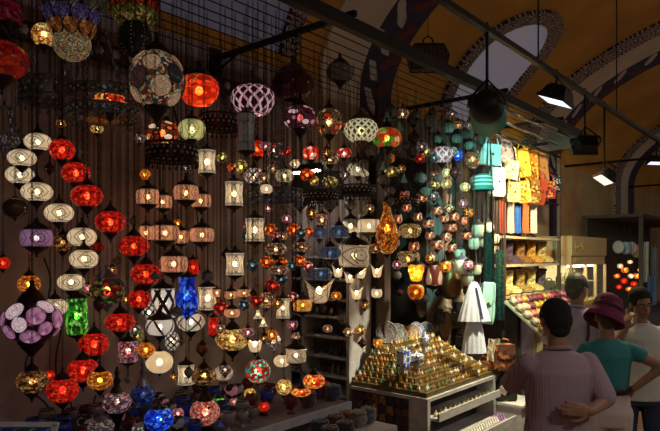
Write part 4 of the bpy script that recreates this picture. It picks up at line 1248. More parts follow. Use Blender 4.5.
jar = MB().lathe([(0, 0), (0.025, 0), (0.034, 0.02), (0.034, 0.045), (0.02, 0.06), (0.022, 0.068), (0, 0.075)], 12).mesh('jar')
rnd = random.Random(11)
bm_ = [plain('brown_bottle_glass', (0.05, 0.022, 0.012), 0.2), plain('black_bottle_glass', (0.02, 0.018, 0.02), 0.2), plain('dull_silver', (0.25, 0.25, 0.26), 0.35, 0.8)]
for si, (z, me, nm, lab) in enumerate(((0.97, bottle, 'bottle', 'small dark bottle on the bottom visible shelf'), (1.13, bottle, 'bottle', 'small dark bottle standing in the crowded row of a grey shelf'),
        (1.30, bowl, 'trinket_bowl', 'small dull bowl in the even row on a grey shelf'), (1.47, jar, 'jar', 'small dark jar on the grey shelf with the big silver ball'),
        (1.62, bottle, 'bottle', 'small brown bottle on the upper grey shelf'), (1.79, jar, 'jar', 'small dark jar on the top grey shelf'))):
    for i in range(10):
        y = -0.37 + i * 0.083
        if abs(y - 0.08) < 0.045: continue
        if si == 3 and abs(y + 0.12) < 0.07: continue
        s = rnd.uniform(0.85, 1.1)
        obj(nm, me, bm_[rnd.choice((0, 0, 1, 1, 2)) if si != 2 else rnd.choice((1, 2))], None, (4.05 - 0.07 + rnd.uniform(-.02, .02), 0.32 + y, z + 0.0105), (0, 0, rnd.uniform(0, 6)), (s, s, s), lab, 'bottle' if nm == 'bottle' else 'pot', 'row on shelf %d of the grey unit' % si)
t = empty('silver_ball', (3.98, 0.2, 1.4805), 'round dark silver ball ornament on the grey shelf', 'ornament')
obj('ball', MB().ell((0, 0, 0.055), (0.05, 0.05, 0.05)), plain('dull_silver', (0.25, 0.25, 0.26)), t)
obj('foot', MB().lathe([(0, 0), (0.03, 0), (0.025, 0.012), (0.012, 0.016)], 12), BRONZE, t)
al = empty('added_alcove_strip', (3.7, 0.35, 2.7), 'slim warm strip light added under the alcove ceiling to brighten the shelves', 'strip light')  # added strip, brightens shelves that little light reaches
obj('channel', MB().box((0, 0, .025), (.06, .7, .05)), BLACK, al); obj('tube', MB().box((0, 0, -.008), (.035, .66, .014)), emis('added_alcove_tube', (1.0, .86, .72), 28), al)
obj('door_post', MB().box((4.26, -0.225, 1.6), (0.09, 0.09, 3.2)), plain('brown_post', (0.07, 0.045, 0.035), 0.6), label='dark brown wooden post between the shelf alcove and the trinket stand', cat='post')

# ================================================================== TRINKET STAND
SX0, SX1, SY0, SY1 = 3.78, 4.92, -0.95, -0.24
st = empty('trinket_stand', ((SX0 + SX1) / 2, (SY0 + SY1) / 2, 0), 'stepped trinket stand with patchwork side and pale drawers', 'stand')
cx, cy = st.location.x, st.location.y
greyw = plain('pale_grey_wood', (0.4, 0.38, 0.36), 0.6)
woodd = plain('dark_stand_wood', (0.06, 0.045, 0.05), 0.7)
def sbox(name, x0, x1, y0, y1, z0, z1, mat, parent=st):
    return obj(name, MB().box(((x0 + x1) / 2 - cx, (y0 + y1) / 2 - cy, (z0 + z1) / 2), (x1 - x0, y1 - y0, z1 - z0)), mat, parent)
sbox('carcass', SX0 + .02, SX1, SY0 + .16, SY1, 0.0, 0.93, woodd)
sbox('top_board', SX0, SX1 + .01, SY0, SY1, 0.93, 0.955, greyw)
sbox('front_frame', SX0, SX0 + .04, SY0, SY0 + .16, 0, 0.93, greyw)
sbox('front_frame', SX1 - .04, SX1, SY0, SY0 + .16, 0, 0.93, greyw)
NS, SH, SD, SI = 8, 0.036, 0.076, 0.045
mirror = plain('mirror_step', (0.16, 0.12, 0.06), 0.3, 0.4)
for i in range(NS):
    y0 = SY0 + 0.02 + i * SD
    sbox('step', SX0 + .02 + i * SI, SX1 - .01, y0, SY1, 0.955 + i * SH, 0.955 + (i + 1) * SH, mirror)
for sx_ in (SX1 - .008,):
    obj('side_glass', MB().add([(sx_ - cx, SY0 - cy, .955), (sx_ - cx, SY1 - cy, .955), (sx_ - cx, SY1 - cy, .955 + NS * SH + .05), (sx_ - cx, SY0 + .04 - cy, 1.0),
        (sx_ + .008 - cx, SY0 - cy, .955), (sx_ + .008 - cx, SY1 - cy, .955), (sx_ + .008 - cx, SY1 - cy, .955 + NS * SH + .05), (sx_ + .008 - cx, SY0 + .04 - cy, 1.0)],
        [(0, 1, 2, 3), (7, 6, 5, 4), (0, 4, 5, 1), (1, 5, 6, 2), (2, 6, 7, 3), (3, 7, 4, 0)], None, False), greyw, st)
# patchwork on the side that faces the lamps
pals = rgb('3a2438', '4a2c28', '2c2438', '5a3a28', '6a4830', '38283a', '482028', '7a5838')
pm_ = [weave('patch_%d' % i, c, tuple(min(1, v * 1.9) for v in c), tuple(v * .5 for v in c), 70) for i, c in enumerate(pals)]
pme = MB().box((0, 0, 0), (0.012, 0.066, 0.066)).mesh('swatch')
for i in range(7):
    for j in range(8):
        obj('swatch', pme, pm_[(i * 5 + j * 3 + (i * j) % 4) % 8], st, (SX0 + 0.014 - cx, SY0 + .2 + i * 0.071 - cy, 0.885 - j * 0.071))
# open drawers on the street side
for q, (z, outw) in enumerate(((0.80, 0.06), (0.60, 0.2), (0.38, 0.12))):
    dr = empty('drawer', (0, 0, 0), None, None); dr.parent = st
    dr.name = 'drawer'
    o1 = obj('tray', MB().box(((SX0 + SX1) / 2 - cx, SY0 - outw / 2 + .08 - cy, z), (SX1 - SX0 - .1, outw + .16, 0.02)), greyw, dr)
    obj('tray_front', MB().box(((SX0 + SX1) / 2 - cx, SY0 - outw - cy, z + .02), (SX1 - SX0 - .1, 0.016, 0.06)), greyw, dr)
gold_m = [plain('gold_trinket', (0.75, 0.5, 0.12), 0.3, 0.8), plain('brass_trinket', (0.5, 0.34, 0.12), 0.35, 0.8), plain('amber_trinket', (0.55, 0.22, 0.06), 0.3), plain('ivory_trinket', (0.7, 0.62, 0.4), 0.4), plain('green_trinket', (0.12, 0.2, 0.1), 0.3)]
flask = MB().lathe([(0, 0), (0.011, 0), (0.015, 0.012), (0.011, 0.028), (0.004, 0.034), (0.006, 0.04), (0, 0.048)], 8).mesh('flask')
rnd = random.Random(5)
STEPN = ('lowest', 'second lowest', 'third lowest', 'fourth lowest', 'fourth highest', 'third highest', 'second highest', 'highest')
for i in range(NS):
    y = SY0 + 0.02 + i * SD + 0.036
    x0 = SX0 + .02 + i * SI
    spots = [(x0 + .05 + (SX1 - .05 - x0 - .05) * k / 25, y, 'street', k / 25) for k in range(26)]
    spots += [(x0 + .022, y + .05 + (SY1 - .03 - y - .05) * k / 9, 'lamp', -.3) for k in range(10) if i < 7 and y + .05 < SY1 - .08]
    for (x, yy, sd_, f) in spots:
        s = rnd.uniform(0.8, 1.15)
        if sd_ == 'street' and i == 7: yy -= .012
        obj('trinket_flask', flask, gold_m[rnd.choice((0, 0, 0, 1, 2, 3, 3) if f > .4 else (1, 4, 1, 2, 1, 3, 0))], None, (x, yy + rnd.uniform(-.008, .012), 0.955 + (i + 1) * SH + .0005), (0, 0, rnd.uniform(0, 6)), (s, s, s),  # more gold and ivory where the stand is lit brighter, lightness by colour
            'tiny gilt flask on the %s step of the trinket stand, on its %s side' % (STEPN[i], sd_), 'trinket', 'gilt flasks on the %s step, %s side' % (STEPN[i], sd_))
ivo = plain('white_packet', (0.7, 0.68, 0.62), 0.6); vio = plain('violet_packet', (0.3, 0.14, 0.38), 0.6)
pk = MB().box((0, 0, 0.02), (0.026, 0.1, 0.04), taper=0.85).mesh('packet')
for k in range(24):
    x = SX0 + .1 + k * (SX1 - SX0 - .2) / 23
    pr = obj('soap_packet', pk, vio if k > 20 else ivo, None, (x, SY0 - 0.08, 0.61), (R(-14), 0, 0), label='violet soap packet at the end of the pulled-out drawer' if k > 20 else 'white soap packet standing in the pulled-out drawer', cat='packet', group='violet soap packets' if k > 20 else 'white soap packets')
    obj('paper_band', MB().box((0, 0, 0.018), (0.028, 0.03, 0.041), taper=.85) if k == 0 else bpy.data.meshes['paper_band'], plain('band_paper', (0.4, 0.36, 0.3), 0.7), pr)
for k in range(14):
    x = SX0 + .1 + k * (SX1 - SX0 - .2) / 13
    obj('trinket_flask', flask, gold_m[rnd.choice((1, 3, 3, 4))], None, (x, SY0 - .01, 0.81), (0, 0, 0), (1.3, 1.3, 1.0), 'small flask in the upper drawer of the trinket stand', 'trinket', 'flasks in the upper drawer')
for k in range(10):
    x = SX0 + .12 + k * (SX1 - SX0 - .24) / 9
    obj('spice_jar', jar, [plain('paprika_jar', (0.35, 0.08, 0.03), 0.4), plain('dark_jar', (0.06, 0.04, 0.04), 0.4)][k % 2], None, (x, SY0 - .05, 0.39), (0, 0, 0), (0.8, 0.8, 0.8), ('red-brown' if k % 2 == 0 else 'black') + ' spice jar in the lowest drawer of the stand', 'jar', ('red' if k % 2 == 0 else 'black') + ' jars in the lowest drawer')
# blue and white porcelain box group on the middle steps
bp = cabochon('blue_white_porcelain', (0.75, 0.8, 0.9), rgb('2038a0', '4868d0', 'd8e4f4', '182870'), 0.0, 22, 0.4, 0.0)
for i, (px, py, w, h, lab) in enumerate(((404, 364, 14, 18, 'square blue and white porcelain box on the trinket stand'), (416, 368, 16, 13, 'low blue and white porcelain bowl with a lid on the trinket stand'), (425, 360, 10, 14, 'small blue porcelain pot behind the lidded bowl'))):
    q = (3, 3, 5)[i]
    Y = SY0 + .02 + q * SD + .02
    zt = 0.955 + (q + 1) * SH + .05
    p = PY(px, py, Y); k = depth(p) / F
    ro = empty('porcelain_box' if i == 0 else 'porcelain_pot', (p.x, Y, zt + 0.001), lab, 'porcelain')
    obj('riser', MB().box((0, 0, -.025), (.05, .035, .05)), greyw, ro)
    if i == 0:
        obj('body', MB().box((0, 0, h * k * .42), (w * k, w * k * .6, h * k * .84)), bp, ro); obj('lid', MB().box((0, 0, h * k * .92), (w * k * 1.05, w * k * .64, h * k * .16), taper=.8), bp, ro)
    else:
        obj('body', MB().lathe([(0, 0), (w * k * .3, 0), (w * k * .5, h * k * .3), (w * k * .46, h * k * .6)], 16), bp, ro)
        obj('lid', MB().lathe([(w * k * .48, h * k * .6), (w * k * .3, h * k * .8), (w * k * .06, h * k * .88), (w * k * .08, h * k), (0, h * k * 1.02)], 16), bp, ro)
# plates leaning on the top step
ztop = 0.955 + NS * SH
plate = MB().lathe([(0, -0.02), (0.5, -0.02), (0.62, 0.02), (0.98, 0.1), (1.0, 0.12), (0.95, 0.11), (0.6, 0.035), (0.48, 0.0), (0, 0.0)], 24).mesh('plate')
prim = MB().tube([(0.93 * math.cos(2 * PI * i / 24), 0.93 * math.sin(2 * PI * i / 24), 0.11) for i in range(24)], 0.035, 5, closed=True).mesh('plate_rim')
for i, (px, w, col, rim, lab) in enumerate((
    (390, 23, (0.12, 0.11, 0.11), (0.3, 0.28, 0.25), 'large grey painted plate leaning at the end of the trinket stand'),
    (398, 19, (0.2, 0.2, 0.21), (0.1, 0.1, 0.1), 'pale grey painted plate leaning beside the largest grey plate'),
    (406, 16, (0.35, 0.2, 0.1), (0.15, 0.07, 0.03), 'narrow brown plate turned sideways on the stand top'),
    (413, 15, (0.4, 0.28, 0.18), (0.15, 0.08, 0.05), 'tan plate leaning beside the blue-rimmed plate'),
    (420, 16, (0.3, 0.32, 0.45), (0.08, 0.1, 0.25), 'small plate with a blue and white rim'),
    (427, 15, (0.1, 0.14, 0.2), (0.45, 0.3, 0.05), 'small dark plate with a gold rim'))):
    p = PY(px, 335, -0.31); k = depth(p) / F; r = w * k / 2
    o = obj('painted_plate', plate, weave('plate_glaze_%d' % i, col, tuple(min(1, c * 1.8) for c in col), tuple(c * .5 for c in col), 9), None, (p.x, -0.27 - .028 * (i % 2), ztop + r * 0.985), (R(78), 0, R(-38)), (r, r, r), lab, 'plate')
    obj('rim', prim, plain('plate_rim_%d' % i, rim, 0.4), o)
p = PY(446, 325, -0.12); k = depth(p) / F
cpl = empty('copper_tray', (p.x, -0.1, p.z), 'big round brown copper tray hung behind the stand', 'tray')
obj('tray', plate, plain('copper_tray', (0.16, 0.09, 0.05), 0.4, 0.6), cpl, (0, 0, 0), (R(90), 0, 0), (14 * k,) * 3)
obj('rim', prim, BRASS, cpl, (0, 0, 0), (R(90), 0, 0), (14 * k,) * 3)
obj('hook', MB().tube([(0, 0.1, 14 * k + .03), (0, 0, 14 * k)], 0.006), BLACK, cpl)
p = PY(422, 308, -0.12); k = depth(p) / F
cpl = empty('copper_tray', (p.x, -0.1, p.z), 'dim oval dark tray hung behind the golden tulip lamp', 'tray')
obj('tray', plate, plain('dim_tray', (0.1, 0.07, 0.05), 0.4, 0.6), cpl, (0, 0, 0), (R(90), 0, 0), (10 * k, 10 * k, 14 * k))
obj('rim', prim, BRASS, cpl, (0, 0, 0), (R(90), 0, 0), (10 * k, 10 * k, 14 * k))
obj('hook', MB().tube([(0, 0.1, .16), (0, 0, .1)], 0.006), BLACK, cpl)

# ================================================================== LAMP COUNTER AND WHAT STANDS ON IT
CZ = 1.1
ct = empty('lamp_counter', (1.2, -0.5, 0), 'long low counter under the hanging lamps, covered in grey cloth', 'counter')
obj('top', MB().box((0, 0.03, CZ - 0.015), (3.4, 0.9, 0.03)), plain('grey_counter_cloth', (0.11, 0.095, 0.105), 0.9, 0, 0.2, 5), ct)
obj('front_edge', MB().box((0, -0.43, CZ - 0.02), (3.4, 0.02, 0.045)), plain('blue_grey_edge', (0.32, 0.34, 0.4), 0.6), ct)
obj('base_cabinet', MB().box((0, 0.1, 0.535), (3.3, 0.74, 1.07)), woodd, ct)
be = empty('pouch_bench', (2.5, -1.1, 0), 'lower pale bench in front of the counter end', 'bench')
obj('top', MB().box((0, 0, 0.985), (0.9, 0.28, 0.03)), greyw, be)
for x in (-0.42, 0.42):
    for y in (-0.11, 0.11):
        obj('leg', MB().box((x, y, 0.485), (0.04, 0.04, 0.97)), greyw, be)
def stand_lamp(px, py, w, h, kind, mat, label, Y, neck=0.0, lit=True, metal=None, group=None):
    metal = metal or BRONZE
    p = PY(px, py, Y); k = depth(p) / F
    W, H = w * k, h * k
    root = empty('table_lamp', (p.x, Y, CZ), label, 'table lamp', group)
    zb = max(0.02, p.z - H / 2 - CZ)
    obj('base', MB().lathe([(0, 0), (W * .42, 0), (W * .42, .012), (W * .2, min(zb, .03)), (W * .1, zb * .5), (W * .16, zb * .75), (W * .3, zb)], 16), metal, root)
    obj('shade', cached(('shade', kind), lambda: shade_mesh(kind)), mat, root, (0, 0, zb + H / 2), scale=(W, W, H))
    if lit:
        b = min(W, H) * .24
        obj('bulb', cached('bulb', bulb_mesh), WARMBULB, root, (0, 0, zb + H / 2), scale=(b, b, b))
    n = neck * k
    if n > 0:
        obj('neck', MB().lathe([(W * .26, zb + H * .95), (W * .2, zb + H + n * .1), (W * .09, zb + H + n * .3), (W * .14, zb + H + n * .42), (W * .07, zb + H + n * .6), (W * .1, zb + H + n * .75), (0.003, zb + H + n)], 14), metal, root)
    else:
        obj('cap', cached('cap', cap_mesh), metal, root, (0, 0, zb + H), scale=(W * .24, W * .24, W * .15))
stand_lamp(159, 419, 29, 22, 'globe', bluem, 'bright cobalt mosaic table lamp on the counter', -0.8)
stand_lamp(205, 412, 30, 26, 'ball', mosaic('coral_pink_glass', rgb('e07868', 'f0a898', 'b84840', 'f8d0c0'), 0.32, 12, .2, .05), 'coral pink mosaic ball table lamp with a slender neck', -0.76, 24)
stand_lamp(143, 395, 24, 22, 'ball', bluedim, 'dim navy mosaic table lamp with a long neck', -0.5, 26, True, PEWTER)
stand_lamp(117, 402, 28, 20, 'globe', mosaic('grey_rose_glass', P_GREY + P_PINK, 0.3, 9, .25, .06), 'grey-rose mosaic table lamp with a turned neck', -0.6, 26)
stand_lamp(178, 414, 12, 13, 'ball', pinkm, 'tiny rose ball table lamp between the cobalt and coral lamps', -0.62)
stand_lamp(218, 406, 17, 14, 'ball', greenm, 'small green mosaic table lamp', -0.55)
stand_lamp(250, 397, 12, 13, 'ball', yellm, 'small yellow-green ball table lamp', -0.5)
stand_lamp(234, 405, 9, 8, 'ball', pinkm, 'tiny pink ball table lamp beside the green one', -0.52)
stand_lamp(264, 430, 11, 10, 'ball', red, 'small red ball table lamp at the front of the counter', -0.75)
stand_lamp(289, 428, 8, 8, 'ball', creamlit, 'tiny white ball table lamp at the front of the counter', -0.75)
stand_lamp(138, 428, 12, 12, 'ball', whitecab, 'small white disc table lamp beside the cobalt lamp', -0.88, 0, False)
stand_lamp(101, 427, 26, 14, 'globe', greym, 'smoky silver mosaic table lamp at the front edge', -0.85, 0, False, PEWTER)
rnd = random.Random(21)
hold = MB().lathe([(0, 0), (0.03, 0), (0.012, 0.012), (0.012, 0.03), (0.036, 0.05), (0.045, 0.09), (0.036, 0.11), (0.03, 0.11), (0.036, 0.09), (0.028, 0.055), (0, 0.045)], 12).mesh('bowl')
hrim = MB().tube([(0.033 * math.cos(2 * PI * i / 14), 0.033 * math.sin(2 * PI * i / 14), 0.111) for i in range(14)], 0.004, 4, closed=True).mesh('rim')
hm = [greym, pinkm, glassgrey, plain('dark_ruby_glass', (0.12, 0.02, 0.02), 0.15), bluedim, plain('smoke_mauve', (0.2, 0.16, 0.18), 0.3)]
hn = ['smoky mosaic', 'rose mosaic', 'smoky plain glass', 'dark ruby', 'navy mosaic', 'mauve']
n_h = 0
for tries in range(4000):
    if n_h >= 105: break
    x, y = rnd.uniform(1.0, 2.62), rnd.uniform(-0.85, -0.12)
    if clash(x, y, 0.045, CZ, CZ + .13, 0.0) > 0: continue
    if any(o.name.startswith('table_lamp') and math.hypot(o.location.x - x, o.location.y - y) < 0.11 for o in C.objects): continue
    PLACED.append((x, y, 0.046, CZ, CZ + .12)); n_h += 1
    i = rnd.randrange(6); s = rnd.uniform(.75, 1.0)
    ro = empty('candle_holder', (x, y, CZ), '%s glass candle holder on the crowded counter' % hn[i], 'candle holder', '%s candle holders' % hn[i])
    obj('bowl', hold, hm[i], ro, scale=(s, s, s)); obj('rim', hrim, BRONZE, ro, scale=(s, s, s))
# felt pouches on the counter end and bench
pouch = MB().ell((0, 0, 0.045), (0.055, 0.05, 0.05), nu=14, nv=8, mod=lambda p: p * (1 + 0.05 * math.sin(9 * p.x) * math.cos(7 * p.y))).mesh('body')
pcuff = MB().tube([(0.04 * math.cos(2 * PI * i / 14), 0.038 * math.sin(2 * PI * i / 14), 0.082 + 0.004 * math.sin(i * 2.1)) for i in range(14)], 0.012, 5, closed=True).mesh('cuff')
for i, (px, py, Y, z, c, lab) in enumerate((
    (327, 390, -0.72, CZ, 'c03018', 'scarlet-orange felt pouch on the counter end'), (318, 396, -0.72, CZ, '48204a', 'purple felt pouch beside the scarlet one'), (333, 400, -0.82, CZ, '283454', 'navy felt pouch at the counter edge'),
    (308, 402, -0.82, CZ, '402038', 'dark plum felt pouch at the counter edge'), (320, 416, -1.04, 1.0, '182838', 'blue-black felt pouch on the bench'), (336, 414, -1.04, 1.0, '481818', 'dark red felt pouch on the bench'),
    (348, 414, -1.04, 1.0, '603818', 'brown felt pouch on the bench'), (358, 418, -1.08, 1.0, '686460', 'light grey felt pouch on the bench'), (368, 418, -1.08, 1.0, '50545c', 'slate grey felt pouch at the bench end'), (345, 426, -1.16, 1.0, '202020', 'black felt pouch at the front of the bench'),
    (330, 428, -1.16, 1.0, '382420', 'dark brown felt pouch at the front of the bench'))):
    x = min(PY(px, py, Y).x, 2.88 - 0.12 * 0)
    d = ray(px, py)
    ro = empty('felt_pouch', (x, Y, z), lab, 'pouch', rz=i * 1.3)
    cm = plain('felt_' + c, rgb(c)[0], 0.95, 0, 0.25, 40, 0.5, 0.3)
    s = 1.0
    obj('body', pouch, cm, ro, scale=(s, s, s)); obj('cuff', pcuff, cm, ro, scale=(s, s, s))
# white-rimmed tray of blue tiles at the end of the counter
p = PY(4, 418, -0.9)
tr = empty('tile_tray', (p.x - 0.02, -0.88, CZ), 'white-framed tray of blue glazed tiles propped on the counter', 'tray', rz=R(-50))
fr = plain('pale_blue_frame', (0.55, 0.6, 0.72), 0.5)
blueg = [mosaic('blue_tile_%d' % i, rgb(a, b), 0.0, 30, 0, 0.04) for i, (a, b) in enumerate((('2858b8', '88b0e8'), ('1c3c90', '4878c8'), ('305070', '90c0d8')))]
Mt = Matrix.Rotation(R(50), 4, 'X')
for nm, c, d in (('frame_rail', (0, 0, 0.01), (0.3, 0.02, 0.02)), ('frame_rail', (0, 0, 0.29), (0.3, 0.02, 0.02)), ('frame_rail', (-0.14, 0, 0.15), (0.02, 0.02, 0.28)), ('frame_rail', (0.14, 0, 0.15), (0.02, 0.02, 0.28)), ('backing', (0, 0.012, 0.15), (0.28, 0.006, 0.28))):
    o = obj(nm, MB().box(c, d), fr, tr, rot=(R(-35), 0, 0))
tl = MB().box((0, 0, 0), (0.06, 0.008, 0.06)).mesh('tile')
for i in range(4):
    for j in range(4):
        v = Matrix.Rotation(R(-35), 3, 'X') @ Vector((-0.098 + i * .065, 0.004, 0.052 + j * .065))
        obj('tile', tl, blueg[(i + 2 * j) % 3], tr, v, (R(-35), 0, 0))
# tangled power cords along the wall foot
for i, pts in enumerate((((40, 345), (28, 352), (24, 372), (30, 392), (46, 402), (52, 416), (40, 424)), ((58, 300), (62, 330), (55, 356), (57, 385), (62, 398)), ((70, 395), (72, 412), (84, 420), (92, 410), (96, 395)), ((84, 300), (88, 330), (86, 360), (100, 390), (110, 412)), ((44, 258), (52, 280), (47, 300), (54, 320)), ((196, 205), (199, 232), (195, 250), (200, 270)))):
    q = [PY(a, b, -0.03) for a, b in pts]
    # smooth the polyline
    for _ in range(2):
        n_ = [q[0]]
        for a, b in zip(q[:-1], q[1:]):
            n_ += [a.lerp(b, .25), a.lerp(b, .75)]
        q = n_ + [q[-1]]
    for v in q: v.z = max(v.z, CZ + 0.006)
    obj('power_cord', MB().tube(q, 0.005, 5), CORDM, label='thin black power cord looping down the plaster wall', cat='cord', group='power cords on the wall')

# ================================================================== BAG AND BOOT RACK
rk = empty('display_rack', (6.6, -0.4, 0), 'tall pale rack of shelves and bars carrying bags, scarves and boots', 'rack')
rackm = plain('cream_shelf_paint', (0.6, 0.5, 0.34), 0.6)
for x in (-0.72, 0.9):
    for y in (-0.2, 0.3):
        obj('post', MB().box((x, y, 1.62), (0.035, 0.035, 3.24)), plain('brown_post', (0.07, 0.045, 0.035), 0.6), rk)
for z in (2.2, 1.9, 1.57):
    obj('shelf_board', MB().box((0.09, 0.04, z - 0.0125), (1.66, 0.5, 0.025)), rackm, rk)
obj('back_panel', MB().box((0.09, 0.325, 1.85), (1.66, 0.015, 2.9)), plain('rack_back', (0.06, 0.045, 0.035), 0.8), rk)
for z in (3.22, 2.98, 2.62):
    obj('hanging_bar', MB().tube([(-0.72 if z < 2.9 else -1.45, -0.2, z), (0.95, -0.2, z)], 0.012, 8), BLACK, rk)
BARY = -0.6
def bag(px, py, w, h, mat, label, Y=-0.66, bar=2.98, yaw=-38, strap=None, cat='bag', name='handbag', hang=True, flapmat=None, zbase=None, bary=None):
    p = PY(px, py, Y); k = depth(p) / F
    rb_ = random.Random(int(px * 7 + py))
    roll = rb_.uniform(-11, 11) if hang else 0.0
    if hang:
        w, h, yaw = w * 1.08, h * 1.1, yaw + rb_.uniform(-14, 10)
    W, H = w * k, h * k
    z0 = p.z - H / 2 if zbase is None else zbase
    root = empty(name, (p.x, Y, z0), label, cat, rz=R(yaw))
    tilt = Matrix.Translation((0, 0, H)) @ Matrix.Rotation(R(roll), 4, 'Y') @ Matrix.Translation((0, 0, -H))
    n = 12
    out = [(-.42, 0), (.42, 0), (.49, .08), (.5, .3), (.45, .7), (.38, .95), (.3, 1.0), (-.3, 1.0), (-.38, .95), (-.45, .7), (-.5, .3), (-.49, .08)]
    d = min(0.12, W * .38)
    m = MB()
    vs_ = []
    for yy, sc in ((-d / 2, .86), (-d * .3, 1.0), (d * .3, 1.0), (d / 2, .86)):
        for x, z in out:
            vs_.append((x * W * sc, yy, (0.5 + (z - .5) * sc) * H))
    fs_ = [tuple(range(n)), tuple(range(3 * n, 4 * n))[::-1]]
    for q in range(3):
        fs_ += [(q * n + i, (q + 1) * n + i, (q + 1) * n + (i + 1) % n, q * n + (i + 1) % n) for i in range(n)]
    m.add(vs_, fs_, None, False)
    obj('body', m, mat, root).matrix_local = tilt
    fm = flapmat or mat
    obj('flap', MB().prism([(-.36 * W, 0.98 * H), (.36 * W, 0.98 * H), (.4 * W, .62 * H), (.2 * W, .48 * H), (0, .45 * H), (-.2 * W, .48 * H), (-.4 * W, .62 * H)], 0.012, Matrix.Translation((0, -d / 2 - 0.007, 0))), fm, root).matrix_local = tilt
    obj('clasp', MB().ell((0, -d / 2 - 0.018, .5 * H), (0.012, 0.006, 0.012), nu=8, nv=5), BRASS, root).matrix_local = tilt
    if hang:
        yb = ((BARY if bary is None else bary) - Y)
        lp = Matrix.Rotation(-R(yaw), 3, 'Z') @ Vector((0, yb, 0))
        zt = bar - z0
        obj('strap', MB().tube([(-.32 * W, 0, .97 * H), (-.2 * W, 0, H + (zt - H) * .5), (lp.x, lp.y, zt + 0.013), (.2 * W, 0, H + (zt - H) * .5), (.32 * W, 0, .97 * H)], 0.007, 5), strap or fm, root)
    else:
        obj('handle', MB().tube([(-.22 * W, 0, .97 * H), (-.2 * W, 0, H * 1.1), (0, 0, H * 1.16), (.2 * W, 0, H * 1.1), (.22 * W, 0, .97 * H)], 0.008, 5), strap or fm, root)
    return root
W_ = lambda n, a, b, c, s=45: weave(n, *rgb(a, b, c), s)
bag(492, 155, 20, 19, plain('aqua_canvas', (0.6, 0.75, 0.72), 0.8), 'pale aqua canvas bag in the teal light', -0.72, 3.22)
bag(497, 182, 16, 26, plain('white_canvas', (0.8, 0.82, 0.78), 0.8), 'tall white canvas bag in the teal light', -0.72, 2.98)
bag(503, 151, 15, 21, W_('grey_rose_kilim', '8a7c88', 'b09098', '605868'), 'grey and rose kilim bag beside the aqua one', -0.62, 3.22)
bag(512, 170, 15, 17, W_('cream_kilim', 'd8c898', 'b09858', 'e8dcb8'), 'cream kilim bag between aqua and yellow bags', -0.68, 3.22)
bag(521, 163, 13, 26, plain('sunflower_leather', (0.85, 0.55, 0.06), 0.5), 'bright yellow leather bag on the upper bar', -0.62, 3.22)
bag(531, 166, 13, 28, W_('mustard_kilim', 'b87818', '8a4c10', 'd8a838'), 'mustard patterned bag on the upper bar', -0.62, 3.22)
bag(541, 168, 10, 30, plain('tan_leather', (0.4, 0.17, 0.05), 0.5), 'slender tan leather bag on the upper bar', -0.62, 3.22)
bag(513, 192, 14, 18, W_('straw_kilim', 'd8c080', 'a88040', 'e8d8a0'), 'straw yellow bag on the lower bar', -0.68, 2.98)
bag(523, 192, 12, 20, W_('gold_kilim', 'd8a428', '906010', 'e8d088'), 'gold patterned bag on the lower bar', -0.68, 2.98)
bag(533, 192, 12, 22, W_('ochre_stripe', '8a5818', 'c8a058', '503010'), 'ochre patterned bag on the lower bar', -0.68, 2.98)
bag(543, 192, 10, 24, plain('red_leather', (0.42, 0.06, 0.03), 0.5), 'red leather bag on the lower bar', -0.66, 2.98)
bag(551, 190, 9, 16, W_('magenta_gold', 'a02848', 'e0a030', '701830'), 'magenta and gold purse at the rack end', -0.66, 2.98)
bag(557, 184, 9, 13, W_('dark_floral', '202028', 'c0c0d0', '383848', 60), 'dark floral purse at the rack end', -0.62, 2.98)
ro = empty('striped_cap', PY(483, 184, -0.9), 'green and white striped knitted cap under the beige ball lamp', 'cap')
obj('crown', MB().lathe([(0, .09), (0.045, .085), (0.075, .06), (0.086, .02), (0.086, -0.03)], 18), stripes('teal_stripe', (0.03, 0.16, 0.13), (0.4, 0.45, 0.42), 30, 2, 0.55), ro)
obj('band', MB().lathe([(0.086, -.03), (0.094, -.03), (0.094, -.055), (0.086, -.055)], 18), plain('teal_knit', (0.03, 0.16, 0.13), 0.9), ro)
obj('loop', MB().tube([(0, 0, .09), (0, 0, RZ - ro.location.z)], 0.003, 4), CORDM, ro)
# hanging cloth
def cloth(px, py, w, h, mat, label, Y, zbar, yaw=-30, waves=3, name='scarf', cat='scarf', flare=1.0, amp=0.016, hangname='hook'):
    p = PY(px, py, Y); k = depth(p) / F
    W, H = w * k, h * k
    root = empty(name, (p.x, Y, p.z - H / 2), label, cat, rz=R(yaw))
    nx, nz = 22, 10
    m = MB()
    for side in (0, 1):
        vs_ = []
        for j in range(nz + 1):
            v = j / nz
            ww = W * (flare + (1 - flare) * v)
            for i in range(nx + 1):
                u = i / nx
                a = amp * math.sin(u * waves * 2 * PI + .6 * math.sin(v * 4)) * (1 - .5 * v)
                vs_.append(((u - .5) * ww, a + side * 0.006, v * H + .006 * math.sin(u * 9)))
        fs_ = []
        for j in range(nz):
            for i in range(nx):
                q = j * (nx + 1) + i
                f = (q, q + 1, q + nx + 2, q + nx + 1)
                fs_.append(f if side == 0 else f[::-1])
        m.add(vs_, fs_)
    obj('fabric', m, mat, root)
    zt = zbar - (p.z - H / 2)
    lp = Matrix.Rotation(-R(yaw), 3, 'Z') @ Vector((0, (BARY - Y) if name == 'scarf' else 0, 0))
    obj(hangname, MB().tube([(-W * .3, 0, H * .99), (lp.x, lp.y, max(H * 1.02, zt)), (W * .3, 0, H * .99)], 0.004, 4), BLACK, root)
    return root
